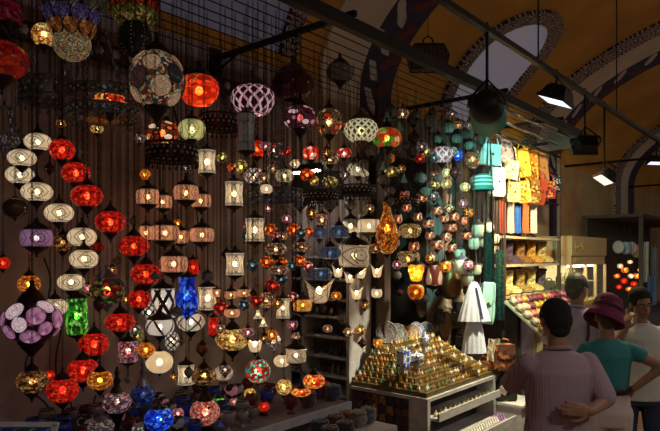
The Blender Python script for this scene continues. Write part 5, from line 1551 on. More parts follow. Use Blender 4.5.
for i, (px, c, lab) in enumerate(((503, 'a83020', 'rust red scarf'), (511, 'd0b8a0', 'beige scarf'), (518, '2860b8', 'bright blue scarf'), (526, 'e07038', 'orange scarf'), (534, 'e8d8d0', 'pale pink-white scarf'), (497, '402820', 'dark brown scarf'))):
    cloth(px, 217, 7.5, 33, plain('silk_' + c, rgb(c)[0], 0.6, 0, .15, 20, 0, .3), lab + ' hanging above the boot shelves', -0.6, 2.62, -30, 2)
greent = W_('green_brocade', '0a2820', '0e3c30', '061810', 60)
cloth(489, 262, 12, 60, greent, 'dark green brocade cloth hanging in front of the rack', -0.76, RZ, -35, 3, 'brocade_cloth', 'cloth')
cloth(500, 285, 10, 70, W_('teal_brocade', '0a2c26', '12483c', '061a14', 60), 'teal brocade cloth hanging beside the boots', -0.66, RZ, -35, 2, 'brocade_cloth', 'cloth')
bag(489, 303, 15, 38, plain('mint_canvas', (0.32, 0.62, 0.52), 0.8), 'large mint green bag beside the white dress', -0.86, RZ, -40, CORDM, bary=-0.86)
def dress(px, py, k_, label):
    p = PY(px, py, -0.92); k = depth(p) / F
    root = empty('child_dress', (p.x, -0.92, p.z - 35 * k), label, 'dress', rz=R(-45))
    wm = plain('white_cotton', (0.7, 0.76, 0.85), 0.85, 0, .08, 14, .2)
    pleat = lambda a, r, z, v: (r * (1 + 0.08 * (1 - v) * math.cos(14 * a)), z)
    obj('skirt', MB().lathe([(12 * k, 0), (11 * k, 10 * k), (9 * k, 24 * k), (7 * k, 34 * k)], 56, sy=.5, mod=pleat), wm, root)
    obj('cape', MB().lathe([(16 * k, 32 * k), (13 * k, 44 * k), (9 * k, 56 * k), (5 * k, 68 * k), (3 * k, 71 * k)], 56, sy=.5, mod=pleat), wm, root)
    obj('ribbon', MB().box((3.5 * k, -6.2 * k, 50 * k), (1.6 * k, .8 * k, 32 * k), Euler((R(-10), R(-8), 0)).to_matrix()), plain('navy_ribbon', (0.03, 0.04, 0.1), 0.6), root)
    obj('hanger', MB().tube([(-5 * k, 0, 69 * k), (0, 0, 73 * k), (5 * k, 0, 69 * k)], 0.004, 4), BLACK, root)
    obj('hanger_cord', MB().tube([(0, 0, 73 * k), (0, 0, RZ - p.z + 35 * k)], 0.003, 4), CORDM, root)
dress(474, 318, 1, 'white pleated child dress with a dark ribbon on a hanger')
# boots
def boot_mesh():
    out = [(-0.055, 0), (0.13, 0), (0.15, 0.02), (0.14, 0.05), (0.1, 0.075), (0.045, 0.1), (0.04, 0.16), (0.05, 0.275), (-0.06, 0.275), (-0.05, 0.15), (-0.06, 0.06)]
    return out
out = boot_mesh()
bme = MB()
n = len(out)
vs_ = []
for yy, sc in ((-.045, .8), (-.03, 1), (.03, 1), (.045, .8)):
    vs_ += [(0.02 + (x - .02) * (sc * .5 + .5), yy, z * (.5 + sc * .5) + .01) for x, z in out]
fs_ = [tuple(range(n)), tuple(range(3 * n, 4 * n))[::-1]]
for q in range(3):
    fs_ += [(q * n + i, (q + 1) * n + i, (q + 1) * n + (i + 1) % n, q * n + (i + 1) % n) for i in range(n)]
bme.add(vs_, fs_, None, False)
bme = bme.mesh('shaft')
sole = MB().prism([(-.062, 0), (.14, 0), (.155, .012), (-.062, .014)], .1).mesh('sole')
cuff = MB().prism([(-.064, .25), (.054, .25), (.056, .282), (-.066, .282)], .1).mesh('cuff')
solem = plain('boot_sole', (0.05, 0.03, 0.02), 0.7)
for row, (z, cols) in enumerate(((1.9, (('38181c', 'maroon'), ('4a3448', 'plum'), ('8a5a28', 'saddle brown'), ('d09038', 'honey'), ('c8a868', 'sand'))),
                                 (1.57, (('c8a050', 'golden'), ('e0c888', 'cream'), ('a88848', 'khaki'), ('e8cc80', 'butter'), ('6a5a60', 'mauve-grey'))))):
    for i, (c, nm) in enumerate(cols):
        x = 6.0 + i * 0.325
        ro = empty('kilim_boot', (x, -0.45, z + .001), '%s kilim ankle boot on the %s boot shelf' % (nm, ('upper', 'lower')[row]), 'boot', rz=R(-52))
        bc = rgb(c)[0]
        km = weave('kilim_' + c, bc, tuple(min(1, v * 1.5) for v in bc), tuple(v * .5 for v in bc), 55)
        obj('shaft', bme, km, ro, scale=(1, 1.3, .93)); obj('sole', sole, solem, ro, scale=(1, 1.3, 1)); obj('cuff', cuff, plain('cuff_' + c, tuple(v * .6 for v in bc), .8), ro, scale=(1, 1.3, .93))
# tray of small purses
tray = empty('purse_tray', (6.6, -0.84, 0.0), 'sloping cream tray heaped with small embroidered purses', 'tray')
sl = math.atan2(0.42, 0.5)
Ms = Matrix.Rotation(sl, 3, 'X')
obj('board', MB().box((0, -0.05, 1.34), (1.7, 0.6, 0.02), Ms), rackm, tray)
obj('front_lip', MB().box((0, -0.3, 1.15), (1.7, 0.02, 0.08)), rackm, tray)
for x in (-0.8, 0.8):
    obj('leg', MB().box((x, -0.22, 0.57), (0.04, 0.04, 1.14)), rackm, tray)
rnd = random.Random(9)
pu = MB().ell((0, 0, 0), (0.07, 0.05, 0.035), nu=12, nv=6).mesh('body')
pcl = MB().tube([(-0.05, 0.035, 0.01), (0, 0.052, 0.012), (0.05, 0.035, 0.01)], 0.006, 5).mesh('clasp')
pc_ = [('rose', 'c86878', 'e8a8a8', '803040'), ('crimson', '8a2030', 'c05058', '501018'), ('cream', 'd8c0a0', 'f0e0c8', 'a88860'), ('gold', 'c89838', 'e8c868', '805818'), ('plum', '603048', '985878', '401828')]
for j in range(6):
    for i in range(12):
        nm, a, b, c = rnd.choice(pc_)
        lx = -0.78 + i * 0.142 + rnd.uniform(-.012, .012)
        ly = -0.24 + j * 0.098
        v = Ms @ Vector((lx, ly, 0.047))
        ro = empty('purse', (6.6 + v.x, -0.89 + v.y, 1.34 + v.z), 'small %s embroidered purse heaped on the sloping tray' % nm, 'purse', '%s purses on the tray' % nm)
        ro.rotation_euler = (sl, 0, rnd.uniform(-.25, .25))
        obj('body', pu, W_('purse_' + nm, a, b, c, 60), ro, scale=(.95, .95, .95)); obj('clasp', pcl, BRASS, ro, scale=(.95, .95, .95))
# dark bags stacked on a white plinth near the people
pl = PY(511, 418, -1.0)
pz = 0.72
plinth = empty('white_plinth', (pl.x, -1.0, 0), 'white box plinth under the stacked leather bags', 'plinth')
obj('box', MB().box((0, 0, pz / 2 - .01), (0.36, 0.34, pz - .02)), plain('white_laminate', (0.6, 0.58, 0.55), 0.5), plinth)
obj('top_board', MB().box((0, 0, pz - .01), (0.38, 0.37, 0.02)), plain('white_laminate', (0.6, 0.58, 0.55), 0.5), plinth)
bag(506, 392, 22, 26, W_('black_white_hide', '181412', 'd8ccb8', '0c0a0a', 14), 'black leather bag with white patches on the plinth', -1.0, hang=False, zbase=pz, yaw=-42)
bag(504, 360, 24, 28, W_('brown_tapestry', '5a2c14', 'a06030', '2a140a', 22), 'brown tapestry bag stacked on the black and white bag', -1.0, hang=False, zbase=pz + 26 / F * depth(PY(506, 392, -1.0)) * 1.17, yaw=-38)
tb = bag(483, 377, 17, 32, W_('rust_leather', '6a3018', '8a4420', '301408', 18), 'rust brown leather bag on the low stool by the drawers', -0.62, hang=False, yaw=-40)
sz = tb.location.z
stl = empty('low_stool', (tb.location.x, -0.62, 0), 'dark low stool under the rust brown bag', 'stool')
obj('seat', MB().box((0, 0, sz - .015), (0.26, 0.26, 0.03)), woodd, stl)
for x in (-.1, .1):
    for y in (-.1, .1):
        obj('leg', MB().box((x, y, (sz - .03) / 2), (0.03, 0.03, sz - .03)), woodd, stl)
cloth(494, 350, 12, 22, W_('cream_lace_cloth', 'b8a888', 'd8ccb0', '888068', 40), 'cream lace pouch hanging under the mint bag', -0.95, 1.75, -40, 2, 'lace_pouch', 'pouch', 1.25)
# dark crowded goods between trinket stand and rack
for i, (px, py, w, h, c, lab) in enumerate(((455, 322, 14, 14, '28201c', 'dark brown leather bag'), (459, 345, 14, 18, '201814', 'nearly black leather bag'), (466, 362, 12, 18, '3a2416', 'chestnut leather bag'), (440, 318, 12, 12, '302824', 'ash brown leather bag'))):
    bag(px, py, w, h, plain('leather_' + c, rgb(c)[0], .45), lab + ' hanging behind the white dress', -0.12, 2.98 if False else py * 0 + 2.0, hang=False)

# ================================================================== KIOSK BEYOND THE RACK
kx0, kx1, ky0, ky1 = 8.3, 9.9, -0.5, -0.01
kk = empty('kiosk', (9.1, -0.25, 0), 'cream jewellery kiosk with a lit glass showcase and gilt lettering', 'kiosk')
cream_l = plain('cream_laminate', (0.62, 0.45, 0.24), 0.6, 0, .06, 2)
def kbox(name, x0, x1, y0, y1, z0, z1, mat, par=kk):
    return obj(name, MB().box(((x0 + x1) / 2 - 9.1, (y0 + y1) / 2 + .25, (z0 + z1) / 2), (x1 - x0, y1 - y0, z1 - z0)), mat, par)
kbox('fascia', kx0, kx1, ky0, ky1, 1.99, 2.26, cream_l)
kbox('lower_fascia', kx0 + .02, kx1 - .02, ky0 + .02, ky1, 1.86, 1.99, cream_l)
kbox('plinth_cabinet', kx0, kx1, ky0, ky1, 0, 1.3, cream_l)
kbox('ledge', kx0 - .03, kx1 + .03, ky0 - .04, ky1, 1.3, 1.36, plain('yellow_ledge', (0.62, 0.45, 0.12), 0.5))
for x in (kx0 + .02, (kx0 + kx1) / 2 - .15, (kx0 + kx1) / 2 + .3, kx1 - .02):
    kbox('mullion', x - .02, x + .02, ky0, ky0 + .04, 1.36, 1.86, cream_l)
kbox('mullion', kx0, kx0 + .04, ky1 - .04, ky1, 1.36, 1.86, cream_l)
kbox('back_wall', kx0, kx1, ky1 - .02, ky1, 1.36, 1.86, plain('cream_back', (0.75, 0.68, 0.5), .7))
kbox('glass_shelf', kx0 + .03, kx1 - .03, ky0 + .1, ky1 - .03, 1.6, 1.612, plain('shelf_glass', (0.5, 0.5, 0.42), .2))
gt = NT('showcase_glass')
gl_ = gt.bsdf((0.9, 0.95, 0.95), 0.05, 0, None, 0, 0.9, (0.96, 0.98, 0.97))
kbox('pane', kx0 + .05, kx1 - .05, ky0 + .012, ky0 + .018, 1.36, 1.86, gl_)
kbox('pane', kx0 + .012, kx0 + .018, ky0 + .05, ky1 - .05, 1.36, 1.86, gl_)
lb_ = kbox('strip_light', kx0 + .2, kx1 - .2, ky0 + .1, ky0 + .14, 1.83, 1.855, emis('kiosk_strip', (1.0, 0.82, 0.5), 30))
gilt = plain('gilt_letter', (0.85, 0.65, 0.25), .3, .6)
for txt, x, z, s in (('L•••lle••', kx0 + .12, 2.06, .16), ('l   ••••', kx0 + .16, 1.89, .11)):
    cu = bpy.data.curves.new('lettering', 'FONT')
    cu.body = txt; cu.size = s; cu.extrude = 0.004
    to = bpy.data.objects.new('lettering_curve', cu); C.objects.link(to)
    bpy.context.view_layer.update()
    tme = bpy.data.meshes.new_from_object(to.evaluated_get(bpy.context.evaluated_depsgraph_get()))
    bpy.data.objects.remove(to)
    obj('lettering', tme, gilt, kk, (x - 9.1, ky0 + .25 - .006 + (.02 if z < 2 else 0), z), (R(90), 0, 0))
rnd = random.Random(4)
for i in range(9):
    x = kx0 + .14 + i * .16
    obj('display_jar', jar, [gold_m[0], gold_m[3], bm_[0]][i % 3], None, (x, -.28, 1.361), (0, 0, 0), (1.3, 1.3, 1.4), ('gilt', 'ivory', 'brown')[i % 3] + ' jar on the kiosk ledge behind glass', 'jar', ('gilt', 'ivory', 'brown')[i % 3] + ' jars in the kiosk')
    obj('display_bottle', bottle, [bm_[0], gold_m[1], gold_m[4]][i % 3], None, (x + .05, -.24, 1.6125), (0, 0, 0), (1.4, 1.4, 1.5), ('brown', 'brass', 'green')[i % 3] + ' bottle on the kiosk glass shelf', 'bottle', ('brown', 'brass', 'green')[i % 3] + ' bottles in the kiosk')
bag(549, 288, 12, 15, plain('grey_green_tissue', (0.1, 0.09, 0.06), .8), 'dark crumpled bag on the kiosk ledge end', -0.56, hang=False, yaw=-40)

# ================================================================== FAR STALL
fs_ = empty('far_stall', (12.4, -0.2, 0), 'dark far stall hung with plates, lamps and cloth beyond the kiosk', 'stall')
obj('back_board', MB().box((0, 0.1, 1.3), (4.4, 0.04, 2.6)), plain('far_board', (0.05, 0.035, 0.03), .8), fs_)
obj('canopy_board', MB().box((0, -0.3, 2.62), (4.4, 0.9, 0.05)), plain('far_board', (0.05, 0.035, 0.03), .8), fs_)
for x in (-2.1, 2.1):
    obj('post', MB().box((x, -0.7, 1.3), (0.06, 0.06, 2.6)), plain('far_board', (0.05, 0.035, 0.03), .8), fs_)
obj('counter', MB().box((0, -0.35, 0.5), (4.2, 0.7, 1.0)), woodd, fs_)
for i, (px, py, c, lab) in enumerate(((618, 247, (0.5, 0.5, 0.5), 'grey-white plate hung at the far stall'), (625, 248, (0.3, 0.5, 0.75), 'sky blue plate hung at the far stall'), (631, 248, (0.7, 0.62, 0.6), 'pale rose plate hung at the far stall'), (636, 251, (0.55, 0.48, 0.3), 'sand-coloured plate hung at the far stall'))):
    p = PY(px, py, -0.5); r = 6.5 * depth(p) / F
    ro = empty('hung_plate', p, lab, 'plate', rz=R(-40))
    obj('dish', plate, plain('far_plate_%d' % i, c, .3), ro, (0, 0, 0), (R(90), 0, 0), (r, r, r))
    obj('rim', prim, plain('far_plate_rim', (0.2, 0.2, 0.25), .4), ro, (0, 0, 0), (R(90), 0, 0), (r, r, r))
    obj('wire', MB().tube([(0, 0, r), (0, 0, 2.594 - p.z)], 0.004, 4), BLACK, ro)
FZ = 2.59
for i, (px, py, w, kind, mt, nm) in enumerate((
    (620, 266, 6, 'ball', 'c', 'cream'), (625, 270, 7, 'globe', 'f', 'orange'), (631, 276, 6, 'ball', 'c', 'cream'), (637, 276, 7, 'globe', 'f', 'orange'), (624, 281, 7, 'globe', 'r', 'red'), (634, 284, 7, 'ball', 'r', 'red'),
    (640, 288, 6, 'globe', 'r', 'red'), (619, 287, 6, 'globe', 'r', 'red'), (629, 289, 6, 'ball', 'f', 'orange'), (641, 270, 6, 'ball', 'c', 'cream'), (617, 276, 6, 'ball', 'f', 'orange'), (645, 296, 6, 'globe', 'r', 'red'), (630, 262, 5, 'ball', 'c', 'cream'))):
    Y = -0.35 - 0.13 * (i % 3)
    p = PY(px, py, Y); k = depth(p) / F; W = w * k
    ro = empty('far_lamp', (p.x, Y, p.z), 'little %s lamp hanging in the far stall' % nm, 'lamp', '%s lamps in the far stall' % nm)
    obj('shade', cached(('shade', kind), lambda: shade_mesh(kind)), {'c': emis_c, 'f': fire, 'r': red}[mt] if False else {'c': creamlit, 'f': fire, 'r': red}[mt], ro, scale=(W, W, W * .8))
    obj('bulb', cached('bulb', bulb_mesh), WARMBULB, ro, scale=(W * .3,) * 3)
    obj('cap', cached('cap', cap_mesh), BRONZE, ro, (0, 0, W * .38), scale=(W * .22,) * 3)
    obj('cord', MB().tube([(0, 0, W * .6), (0, 0, FZ - p.z)], 0.004, 4), CORDM, ro)
cloth(645, 262, 9, 40, plain('far_white_cloth', (0.5, 0.5, 0.45), .9), 'off-white cloth hanging at the far stall', -0.6, FZ, -40, 2, 'hung_cloth', 'cloth')
cloth(652, 290, 10, 30, plain('far_blue_cloth', (0.1, 0.2, 0.42), .9), 'blue cloth hanging at the far stall', -0.75, FZ, -40, 3, 'hung_cloth', 'cloth')
cloth(655, 262, 6, 30, plain('far_grey_cloth', (0.3, 0.32, 0.4), .9), 'blue-grey cloth hanging at the far stall', -0.62, FZ, -40, 2, 'hung_cloth', 'cloth')

# ================================================================== PEOPLE
def blend(m, voxel, iters, name):
    """fuse overlapping closed solids into one continuous smooth skin"""
    me = m.mesh(name + '_raw')
    o = bpy.data.objects.new('fuse', me)
    C.objects.link(o)
    r = o.modifiers.new('r', 'REMESH'); r.mode = 'VOXEL'; r.voxel_size = voxel; r.use_smooth_shade = True
    sm = o.modifiers.new('s', 'SMOOTH'); sm.iterations = iters; sm.factor = 0.5
    bpy.context.view_layer.update()
    out = bpy.data.meshes.new_from_object(o.evaluated_get(bpy.context.evaluated_depsgraph_get()))
    bpy.data.objects.remove(o)
    bpy.data.meshes.remove(me)
    out.name = name
    for p in out.polygons: p.use_smooth = True
    return out
def limb(m, pts, rad, n=12):
    pts = [Vector(p) for p in pts]
    for i, p in enumerate(pts):
        m.ell(p, (rad[i],) * 3, nu=n, nv=8)
    for i in range(len(pts) - 1):
        m.tube([pts[i], pts[i + 1]], [rad[i], rad[i + 1]], n)
def loft(m, rings, n=24):
    """rings: (z, cx, cy, rx, ry), closed"""
    vs_ = []
    for z, cx_, cy_, rx, ry in rings:
        for i in range(n):
            a = 2 * PI * i / n
            vs_.append((cx_ + rx * math.cos(a), cy_ + ry * math.sin(a), z))
    fs_ = []
    for j in range(len(rings) - 1):
        for i in range(n):
            fs_.append((j * n + i, j * n + (i + 1) % n, (j + 1) * n + (i + 1) % n, (j + 1) * n + i))
    fs_ += [tuple(range(n))[::-1], tuple(range((len(rings) - 1) * n, len(rings) * n))]
    m.add(vs_, fs_)
def hand(m, wrist, d, up, side, curl=0.35, L=0.085, spread=1.0):
    """palm and five separate fingers; d = finger direction, up = back of the hand, side = thumb side"""
    wrist = Vector(wrist); d = Vector(d).normalized(); up = Vector(up)
    up = (up - d * up.dot(d)).normalized(); sd = d.cross(up).normalized() * side
    c = wrist + d * 0.05
    M = Matrix((sd, d, up)).transposed()
    m.ell(c, (0.04, 0.052, 0.017), M, nu=14, nv=8)
    m.ell(wrist + d * 0.02, (0.03, 0.035, 0.018), M, nu=12, nv=8)
    for i, (off, ln) in enumerate(((0.03, 0.92), (0.010, 1.0), (-0.011, 0.94), (-0.031, 0.76))):
        a = wrist + d * (0.088 - 0.004 * abs(i - 1)) + sd * off * spread
        q, pts, ang = a, [a], curl * .5
        for s in (0.45, 0.32, 0.23):
            dd = (d * math.cos(ang) - up * math.sin(ang) + sd * off * 2.0 * spread).normalized()
            q = q + dd * L * ln * s
            pts.append(q)
            ang += curl
        limb(m, [a - d * .02] + pts, [0.0095, 0.0095, 0.009, 0.0082, 0.0072], 8)
    t0 = wrist + d * 0.025 + sd * 0.028
    t1 = t0 + (d * .55 + sd * .8 - up * .1).normalized() * 0.034
    t2 = t1 + (d * .85 + sd * .35 - up * .25).normalized() * 0.03
    t3 = t2 + (d * .95 + sd * .1 - up * .3).normalized() * 0.024
    limb(m, [t0, t1, t2, t3], [0.014, 0.012, 0.0105, 0.0085], 8)
def head_solid(m, c, M=None, k=1.0):
    M = M or Matrix.Identity(3)
    c = Vector(c)
    P = lambda x, y, z: c + M @ (Vector((x, y, z)) * k)
    m.ell(P(0, -.012, .028), (.077 * k, .096 * k, .092 * k), M)
    m.ell(P(0, .018, -.045), (.06 * k, .068 * k, .07 * k), M)
    m.ell(P(0, .05, -.09), (.03 * k, .026 * k, .022 * k), M)          # chin
    m.ell(P(0, .097, -.026), (.013 * k, .017 * k, .018 * k), M)       # nose
    m.ell(P(0, .088, -.004), (.009 * k, .012 * k, .026 * k), M)
    m.ell(P(0, .074, .022), (.05 * k, .016 * k, .01 * k), M)          # brow
    m.ell(P(0, .081, -.062), (.022 * k, .01 * k, .006 * k), M)        # lips
    for s in (-1, 1):
        m.ell(P(s * .078, -.012, -.015), (.009 * k, .02 * k, .032 * k), M)   # ears
def hair_solid(m, c, M=None, k=1.0, back=True, top=0.0):
    M = M or Matrix.Identity(3)
    c = Vector(c)
    P = lambda x, y, z: c + M @ (Vector((x, y, z)) * k)
    m.ell(P(0, -.02, .048 + top), (.083 * k, .097 * k, .083 * k), M)
    m.ell(P(0, -.052, .0), (.08 * k, .068 * k, .075 * k), M)
    if back:
        m.ell(P(0, -.06, -.055), (.06 * k, .045 * k, .045 * k), M)
    for s in (-1, 1):
        m.ell(P(s * .06, .0, .03), (.022 * k, .055 * k, .045 * k), M)
def skin_mat(name, col):
    return plain(name, col, 0.55, 0, 0.08, 30)
def face_parts(root, c, M, k, browcol):
    c = Vector(c)
    P = lambda x, y, z: c + M @ (Vector((x, y, z)) * k)
    for s in (-1, 1):
        obj('eye', MB().ell(P(s * .031, .079, .002), (.012 * k, .009 * k, .007 * k), M, 10, 6), plain('eye_white', (0.5, 0.48, 0.45), .3), root)
        obj('iris', MB().ell(P(s * .031, .0865, .002), (.005 * k, .004 * k, .006 * k), M, 8, 5), plain('dark_iris', (0.02, 0.012, 0.008), .2), root)
        obj('eyebrow', MB().ell(P(s * .032, .087, .022), (.022 * k, .006 * k, .005 * k), M, 8, 5), browcol, root)
    obj('lips', MB().ell(P(0, .088, -.062), (.021 * k, .007 * k, .0065 * k), M, 10, 5), plain('lip_tone', (0.25, 0.09, 0.07), .5), root)
def standing(name, px, t, facing, label, spec):
    """facing: degrees turned from facing straight away from the camera (positive = towards image left)"""
    p = PD(px, 300, t)
    root = empty(name, (p.x, p.y, 0), label, 'person', rz=R(-50 + facing))
    hgt = spec['h'] / 1.75
    S = lambda v: Vector(v) * hgt
    hipw, shw = spec.get('hip', .165) * hgt, spec.get('sh', .2) * hgt
    headc = S(spec.get('head', (0, .02, 1.625)))
    HM = Euler((R(spec.get('nod', 0)), R(spec.get('tilt', 0)), R(spec.get('turn', 0)))).to_matrix()
    skin = skin_mat(name + '_skin', spec['skin'])
    # body: one continuous skin
    b = MB()
    g = spec.get('girth', 1.0)
    tr = [(0.86, 0, 0, .155, .11), (0.95, 0, 0, .165 * g, .12 * g), (1.08, 0, .0, .145 * g, .11 * g), (1.22, 0, 0, .155 * g, .115 * g), (1.34, 0, -.005, .155, .1), (1.4, 0, -.01, .125, .075), (1.44, 0, -.01, .07, .055)]
    loft(b, [(z * hgt, x, y, rx * hgt, ry * hgt) for z, x, y, rx, ry in tr])
    limb(b, [S((0, -.012, 1.4)), S((0, .0, 1.53)), headc + HM @ Vector((0, -.01, -.05))], [.058 * hgt, .054 * hgt, .054 * hgt])
    head_solid(b, headc, HM, hgt)
    legs = spec.get('legs', {})
    foots = []
    for s in (-1, 1):
        hip = S((s * .09, 0, .9)); kn = S(legs.get(s, ((s * .1, .02, .49), (s * .1, -.02, .085)))[0]); an = S(legs.get(s, ((s * .1, .02, .49), (s * .1, -.02, .085)))[1])
        limb(b, [hip, kn, an], [.083 * hgt, .056 * hgt, .038 * hgt])
        b.ell(an + Vector((0, .05, -.045)), (.042, .12, .036))
        foots.append((hip, kn, an))
    arms = []
    for s in (-1, 1):
        sh = S((s * shw / hgt, -.01, 1.385))
        el, wr, hd, hu, curl = spec['arms'][s]
        el, wr = S(el), S(wr)
        limb(b, [sh - Vector((s * .01, 0, .01)), el, wr], [.046 * hgt, .04 * hgt, .029 * hgt])
        hand(b, wr, hd, hu, s * spec.get('thumb', {}).get(s, 1), curl)
        arms.append((sh, el, wr))
    obj('body', blend(b, 0.0065, 4, 'body'), skin, root)
    # shirt
    c = MB()
    off = spec.get('loose', .018)
    z0 = spec.get('hem', .84)
    rings = [(z0, 0, 0, (.172 + off) * g, (.125 + off) * g), (1.0, 0, 0, (.165 + off) * g, (.12 + off) * g), (1.1, 0, 0, (.152 + off) * g, (.115 + off) * g), (1.22, 0, 0, (.16 + off) * g, (.12 + off) * g), (1.34, 0, -.005, .178 + off * .7, .118 + off * .8), (1.4, 0, -.01, .165 + off * .5, .098 + off * .4), (1.435, 0, -.012, .135, .085), (1.452, 0, -.01, .095, .074), (1.464, 0, -.008, .07, .062)]
    loft(c, [(z * hgt, x, y, rx * hgt, ry * hgt) for z, x, y, rx, ry in rings if z >= z0])
    for sh, el, wr in arms:
        f = spec.get('sleeve', .8)
        e = sh.lerp(el, f)
        limb(c, [sh, sh.lerp(e, .5), e], [.054 * hgt + off * .3, .058 * hgt + off * .4, .054 * hgt + off * .6])
    obj('shirt', blend(c, 0.009, 3, 'shirt'), spec['shirt'], root)
    if spec.get('collar'):
        obj('collar', MB().tube([(.066 * hgt * math.cos(a), -.008 + .066 * hgt * math.sin(a), 1.466 * hgt - .016 * math.sin(a)) for a in [2 * PI * i / 20 for i in range(20)]], .013, 6, closed=True), spec['shirt'], root)
    # trousers
    tz = MB()
    loft(tz, [(.8 * hgt, 0, 0, .17 * hgt, .125 * hgt), (.9 * hgt, 0, -.005, .178 * hgt, .135 * hgt), (1.0 * hgt, 0, 0, .17 * hgt * g, .125 * hgt * g), (spec.get('waist', 1.03) * hgt, 0, 0, .162 * hgt * g, .12 * hgt * g)])
    for s, (hip, kn, an) in zip((-1, 1), foots):
        limb(tz, [hip - Vector((0, .012, .01)), kn, an + Vector((0, 0, .0))], [.1 * hgt, .072 * hgt, .06 * hgt])
    obj('trousers', blend(tz, 0.009, 3, 'trousers'), spec['trousers'], root)
    if spec.get('belt'):
        w = spec.get('waist', 1.03)
        obj('belt', MB().lathe([(.152 * hgt * g + .02, (w - .05) * hgt), (.152 * hgt * g + .028, (w - .045) * hgt), (.152 * hgt * g + .028, (w - .0) * hgt), (.152 * hgt * g + .018, (w + .005) * hgt)], 28, sy=.77), spec['belt'], root)
    for s, (hip, kn, an) in zip((-1, 1), foots):
        sm_ = MB(); sm_.ell(an + Vector((0, .05, -.04)), (.05, .135, .044)); sm_.box(an + Vector((0, .05, -.075)), (.09, .26, .02))
        obj('shoe', sm_, plain('dark_shoe', (0.03, 0.025, 0.022), .5), root)
    if spec.get('hair'):
        hm_ = MB()
        hair_solid(hm_, headc, HM, hgt, True, spec.get('hairtop', 0.0))
        obj('hair', blend(hm_, 0.008, 2, 'hair'), spec['hair'], root)
    if spec.get('face'):
        face_parts(root, headc, HM, hgt, spec['hair'])
    return root, headc, HM, hgt
D_ = ((0, -.1, -1), (1, 0, 0))
black_hair = plain('black_hair', (0.006, 0.005, 0.005), 0.9, 0, .4, 60, .4)
# man in the striped shirt, one hand behind his back
standing('person', 557, 3.43, 6, 'person with short black hair in a pinkish striped shirt, hand behind the back', dict(
    h=1.75, sh=.18, skin=(0.3, 0.16, 0.1), hair=black_hair, girth=1.0, loose=.024, hem=.84, collar=True, sleeve=.88, head=(0, .03, 1.625), nod=-6,
    shirt=stripes('pink_grey_stripe', (0.36, 0.26, 0.3), (0.25, 0.17, 0.23), 90, 0, .65), trousers=plain('dark_trousers', (0.05, 0.05, 0.06), .8),
    arms={1: ((.235, -.1, 1.185), (.085, -.205, 1.16), (-1, -.03, .12), (0, -1, 0), .3), -1: ((-.205, .16, 1.23), (-.12, .38, 1.2), (.6, .7, -.1), (0, 0, 1), .4)}, thumb={1: -1}))
# woman with the broad hat, hand on hip
hat_owner = standing('person', 607, 4.4, -4, 'person in a turquoise top, white trousers and a broad magenta hat', dict(
    h=1.66, sh=.15, skin=(0.32, 0.17, 0.11), girth=.98, loose=.012, hem=1.07, sleeve=.35, hair=plain('brown_hair', (0.05, 0.025, 0.015), .6), nod=-14, turn=-10,
    shirt=plain('turquoise_jersey', (0.025, 0.2, 0.22), .8, 0, .1, 8), trousers=plain('white_denim', (0.55, 0.47, 0.44), .85, 0, .05, 10), belt=plain('black_belt', (0.012, 0.01, 0.012), .5), waist=1.1,
    arms={1: ((.37, -.1, 1.27), (.19, -.03, 1.09), (-.6, .75, -.25), (.7, .3, .4), .5), -1: ((-.26, .1, 1.14), (-.2, .3, 1.1), (.3, .9, 0), (0, 0, 1), .4)}))
root, hc, HM, hg = hat_owner
hatm = plain('magenta_felt', (0.15, 0.014, 0.06), .85, 0, .1, 20)
ht = MB()
ht.lathe([(0, .135), (.05, .13), (.085, .105), (.1, .06), (.102, .01), (.11, -.014), (.126, -.04), (.14, -.08), (.136, -.082), (.12, -.044), (.1, -.018)], 32, mod=lambda a, r, z, v: (r * (1 + .05 * math.cos(2 * a)), z - (.03 * max(0, v - .5) * (1 - math.cos(2 * a)))))
ho = obj('sun_hat', ht, hatm, root, hc + Vector((0, -.01, .045)), (R(-22), R(24), 0))
obj('hat_band', MB().lathe([(.104, .012), (.107, .014), (.106, .045), (.103, .047)], 28), plain('plum_band', (0.08, 0.01, 0.035), .6), ho)
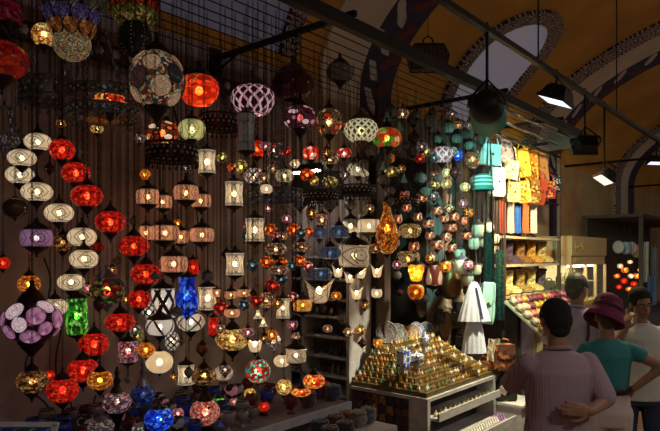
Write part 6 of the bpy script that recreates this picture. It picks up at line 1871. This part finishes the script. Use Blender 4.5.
# grey-haired man with a shoulder strap, seen in lost profile
r3, hc3, _, hg3 = standing('person', 577, 5.3, -38, 'tall person with short greying hair and a pale lavender shirt', dict(
    h=1.84, sh=.175, skin=(0.36, 0.2, 0.14), hair=plain('grey_brown_hair', (0.07, 0.065, 0.05), .6, 0, .4, 50), loose=.02, turn=-22, collar=True,
    shirt=plain('lavender_shirt', (0.36, 0.32, 0.42), .85, 0, .1, 9), trousers=plain('dark_trousers', (0.05, 0.05, 0.06), .8),
    arms={1: ((.235, -.02, 1.13), (.24, .05, .9), (0, .15, -1), (1, 0, 0), .4), -1: ((-.235, -.02, 1.13), (-.24, .05, .9), (0, .15, -1), (-1, 0, 0), .4)}))
obj('shoulder_strap', MB().tube([(.1 * hg3, -.15 * hg3, 1.1 * hg3), (.13 * hg3, -.155 * hg3, 1.25 * hg3), (.13 * hg3, -.14 * hg3, 1.38 * hg3), (.125 * hg3, -.03, 1.468 * hg3), (.12 * hg3, .12 * hg3, 1.4 * hg3), (.08 * hg3, .155 * hg3, 1.2 * hg3)], .014, 6), plain('dark_strap', (0.03, 0.03, 0.045), .7), r3)
# man facing the camera, phone in his raised hand
r4, hc4, HM4, hg4 = standing('person', 640, 4.9, 168, 'person facing the street in a white polo shirt and dark jeans, phone at the ear', dict(
    h=1.73, sh=.175, skin=(0.3, 0.16, 0.1), hair=black_hair, hairtop=.012, face=True, loose=.022, nod=-12, tilt=8, turn=10, collar=True, sleeve=.75,
    shirt=plain('white_polo', (0.5, 0.5, 0.46), .85, 0, .07, 9), trousers=plain('dark_denim', (0.02, 0.028, 0.06), .85, 0, .2, 30),
    legs={1: ((.12, .06, .5), (.13, -.08, .085)), -1: ((-.1, .04, .49), (-.11, .02, .085))},
    arms={1: ((.27, .1, 1.17), (.15, .14, 1.42), (-.25, -.1, 1), (.8, .5, 0), .45), -1: ((-.29, -.04, 1.13), (-.31, .06, .9), (0, .15, -1), (-1, 0, 0), .4)}))
ph = empty('mobile_phone', r4.matrix_basis @ Vector((.118 * hg4, .085, 1.535 * hg4)), 'small dark mobile phone held at the ear', 'phone', rz=r4.rotation_euler.z)
obj('case', MB().box((0, 0, 0), (.012, .05, .1), Euler((R(20), 0, 0)).to_matrix()), plain('phone_case', (0.02, 0.02, 0.022), .3), ph)
obj('screen', MB().box((-.007, 0, 0), (.002, .044, .09), Euler((R(20), 0, 0)).to_matrix()), plain('phone_screen', (0.01, 0.012, 0.015), .1), ph)
